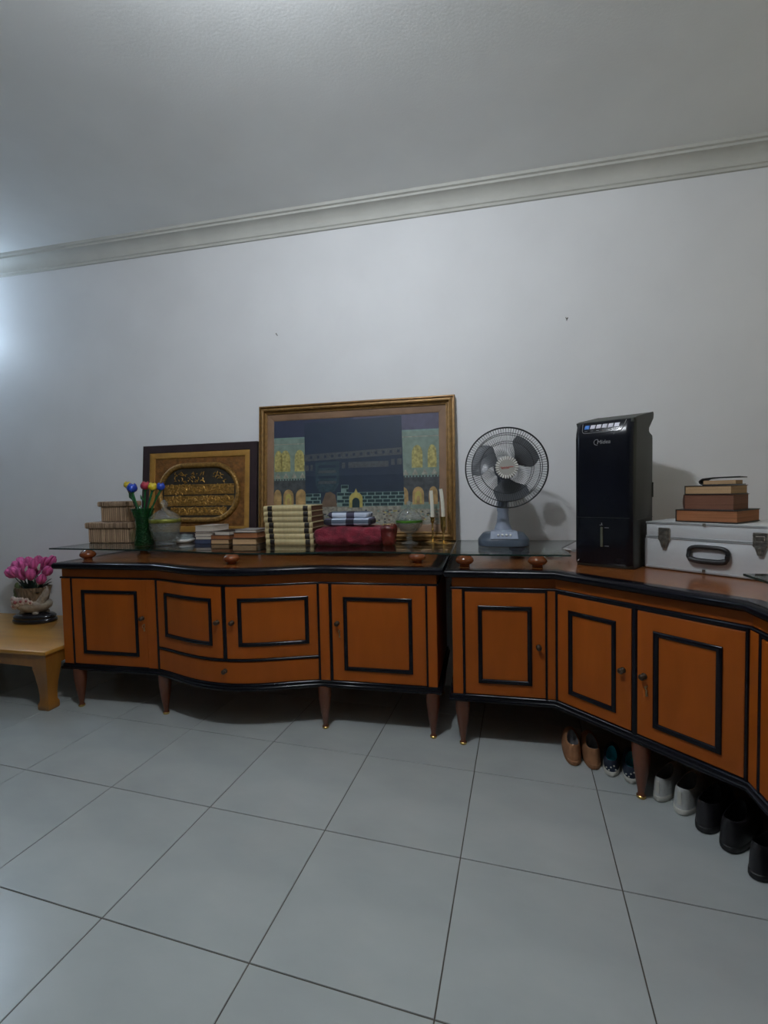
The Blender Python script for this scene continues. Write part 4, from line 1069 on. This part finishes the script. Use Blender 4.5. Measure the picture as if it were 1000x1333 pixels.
for u, v in ((33.5, 741.5), (50, 738.5)):
    p = aty(u, v, fpy - .075); c = Vector((p.x - fpx, p.y - fpy, p.z - TZ - .178)); b = B()
    loft(b, [[c + Vector((-.004, 0, -.022)), c + Vector((.004, .002, -.022)), c + Vector((.004, .004, -.02))], [c + Vector((-.006, -.006, 0)), c + Vector((.016, -.004, 0)), c + Vector((.014, .001, .002))], [c + Vector((.006, 0, .024)), c + Vector((.018, .002, .026)), c + Vector((.014, .004, .024))]]); obj('pale_leaf', b, m_wleaf, bq, 60)

# ------------------------------------------------------------------ shoes under the corner cabinet (heels to the room)
def shoe(loc, rz, L, W, H, mu, ms, ml, label, hw=.80, zs=.020, dots=None, tab=None):
    """heel at local origin, toe towards +y"""
    t = thing('shoe', label, 'shoe', loc, rz, 'shoes stored under the corner cabinet')
    N = 28
    def plan(a, k=1.):
        s = math.sin(a); y = L / 2 + L / 2 * s * k; f = y / L
        w_ = W / 2 * (hw + (1 - hw) * min(1, max(0, f - .15) / .5)) * math.sqrt(max(0, 1 - abs(s) ** 3.0)) ** .9
        return (math.copysign(1, math.cos(a)) * w_ * (1 if abs(math.cos(a)) > 1e-6 else 0), y)
    def pl(a, sc=1., dz=0.):
        x, y = plan(a); return (x * sc, L / 2 + (y - L / 2) * sc)
    angs = [2 * math.pi * i / N + .01 for i in range(N)]
    b = B(); loft(b, [[(*pl(a, .95), 0) for a in angs], [(*pl(a, 1.0), .004) for a in angs], [(*pl(a, 1.0), zs) for a in angs], [(*pl(a, .97), zs + .003) for a in angs]]); obj('sole', b, ms, t, 50)
    cy, ryy, rxx = L * .285, L * .25, W * .30
    def col(a): return (rxx * math.cos(a), cy + ryy * math.sin(a), H * (1.0 - .10 * math.sin(a + math.pi / 2) ** 2 * 0 - .14 * max(0, math.cos(a)) ** 2 - .14 * max(0, -math.cos(a)) ** 2 + .05 * max(0, math.sin(a))))
    rings = []
    for tt in (0, .12, .28, .45, .62, .8, .93, 1.0):
        rr = []
        for a in angs:
            x0, y0 = pl(a, .975); x1, y1, h1 = col(a)
            bul = math.sin(tt * math.pi) * .05
            f = tt ** 1.5; z = zs - .002 + (h1 - zs) * math.sin(tt * math.pi / 2) ** (1.0)
            rr.append((x0 + (x1 - x0) * (f - bul), y0 + (y1 - y0) * (f - bul), z))
        rings.append(rr)
    b = B(); loft(b, rings, cap=False); up = obj('upper', b, mu, t, 70)
    rings = [[(*col(a)[:2], col(a)[2]) for a in angs], [(col(a)[0] * .93, cy + (col(a)[1] - cy) * .95, col(a)[2] - .006) for a in angs], [(col(a)[0] * .98, cy + (col(a)[1] - cy) * .98, H * .5) for a in angs], [(col(a)[0] * .85, cy + (col(a)[1] - cy) * .9, zs + .006) for a in angs]]
    b = B(); loft(b, rings, cap=False); f = b.faces.new(list(b.verts)[-N:]); obj('lining', b, ml, t, 70)
    if dots:
        b = B()
        for x, z in ((-.018, .038), (.0, .045), (.019, .036), (-.008, .030), (.012, .052)):
            ball(b, (x, -.001 + abs(x) * .25, z), .0035, (1, .6, 1), 7, 5)
        obj('dots', b, dots, up, 60)
    if tab:
        b = B(); box(b, (0, .0035, H * .62), (.014, .003, H * .5), .001); obj('heel_tab', b, tab, up)
    return t
m_tanl = mat('tan_suede', (.33, .15, .065), rough=.8, var=.2, scale=20)
m_tans = mat('tan_sole', (.26, .12, .05), rough=.7, var=.2, scale=20)
m_grl = mat('grey_lining', (.20, .20, .21), rough=.9, var=.2, scale=20)
m_navy = mat('navy_canvas', (.012, .022, .045), rough=.8, var=.3, scale=30)
m_teal = mat('teal_lining', (.03, .42, .48), rough=.8, var=.15, scale=20)
m_rub = mat('white_rubber', (.52, .51, .46), rough=.5, var=.08, scale=20)
m_wcan = mat('white_canvas', (.50, .51, .50), rough=.8, var=.12, scale=30, bump=.3, bscale=200)
m_blks = mat('black_shoe_leather', (.012, .011, .014), rough=.45, var=.3, scale=20)
m_blkr = mat('black_rubber', (.010, .010, .011), rough=.6, var=.2, scale=20)
def sh(u, v, deg, L, W, H, mu, ms, ml, lb, **k):
    p = atz(u, v, 0); shoe((p.x, p.y, .0), R(deg), L, W, H, mu, ms, ml, lb, **k)
sh(748, 998, -4, .25, .080, .098, m_tanl, m_tans, m_grl, 'tan slip-on shoe, heel out, at the outer end of the shoe row', hw=.95)
sh(774, 1003, -4, .25, .080, .095, m_tanl, m_tans, m_grl, 'tan slip-on shoe, heel out, beside a navy canvas shoe', hw=.95)
sh(795.5, 1012, -16, .24, .073, .072, m_navy, m_rub, m_teal, 'navy canvas shoe with teal lining beside a tan shoe', dots=m_rub, hw=.95)
sh(821.5, 1021, -16, .24, .073, .072, m_navy, m_rub, m_teal, 'navy canvas shoe with teal lining beside the cabinet leg', dots=m_rub, hw=.95)
sh(855.5, 1044, -40, .26, .070, .098, m_wcan, m_rub, m_grl, 'white canvas sneaker beside the cabinet leg', tab=m_rub, hw=.95)
sh(884, 1061, -40, .27, .084, .105, m_wcan, m_rub, m_grl, 'white canvas sneaker beside a black shoe', tab=m_rub, hw=.95)
sh(913, 1084.5, -42, .28, .088, .115, m_blks, m_blkr, m_blkr, 'black leather shoe next to the white sneaker', hw=.95)
sh(946, 1110, -42, .28, .088, .115, m_blks, m_blkr, m_blkr, 'black leather shoe second from the white sneaker', hw=.95)
sh(980, 1145, -56, .28, .084, .12, m_blks, m_blkr, m_blkr, 'black leather shoe third from the white sneaker', hw=.95)
sh(1010, 1186, -56, .28, .080, .12, m_blks, m_blkr, m_blkr, 'black leather shoe fourth from the white sneaker', hw=.95)
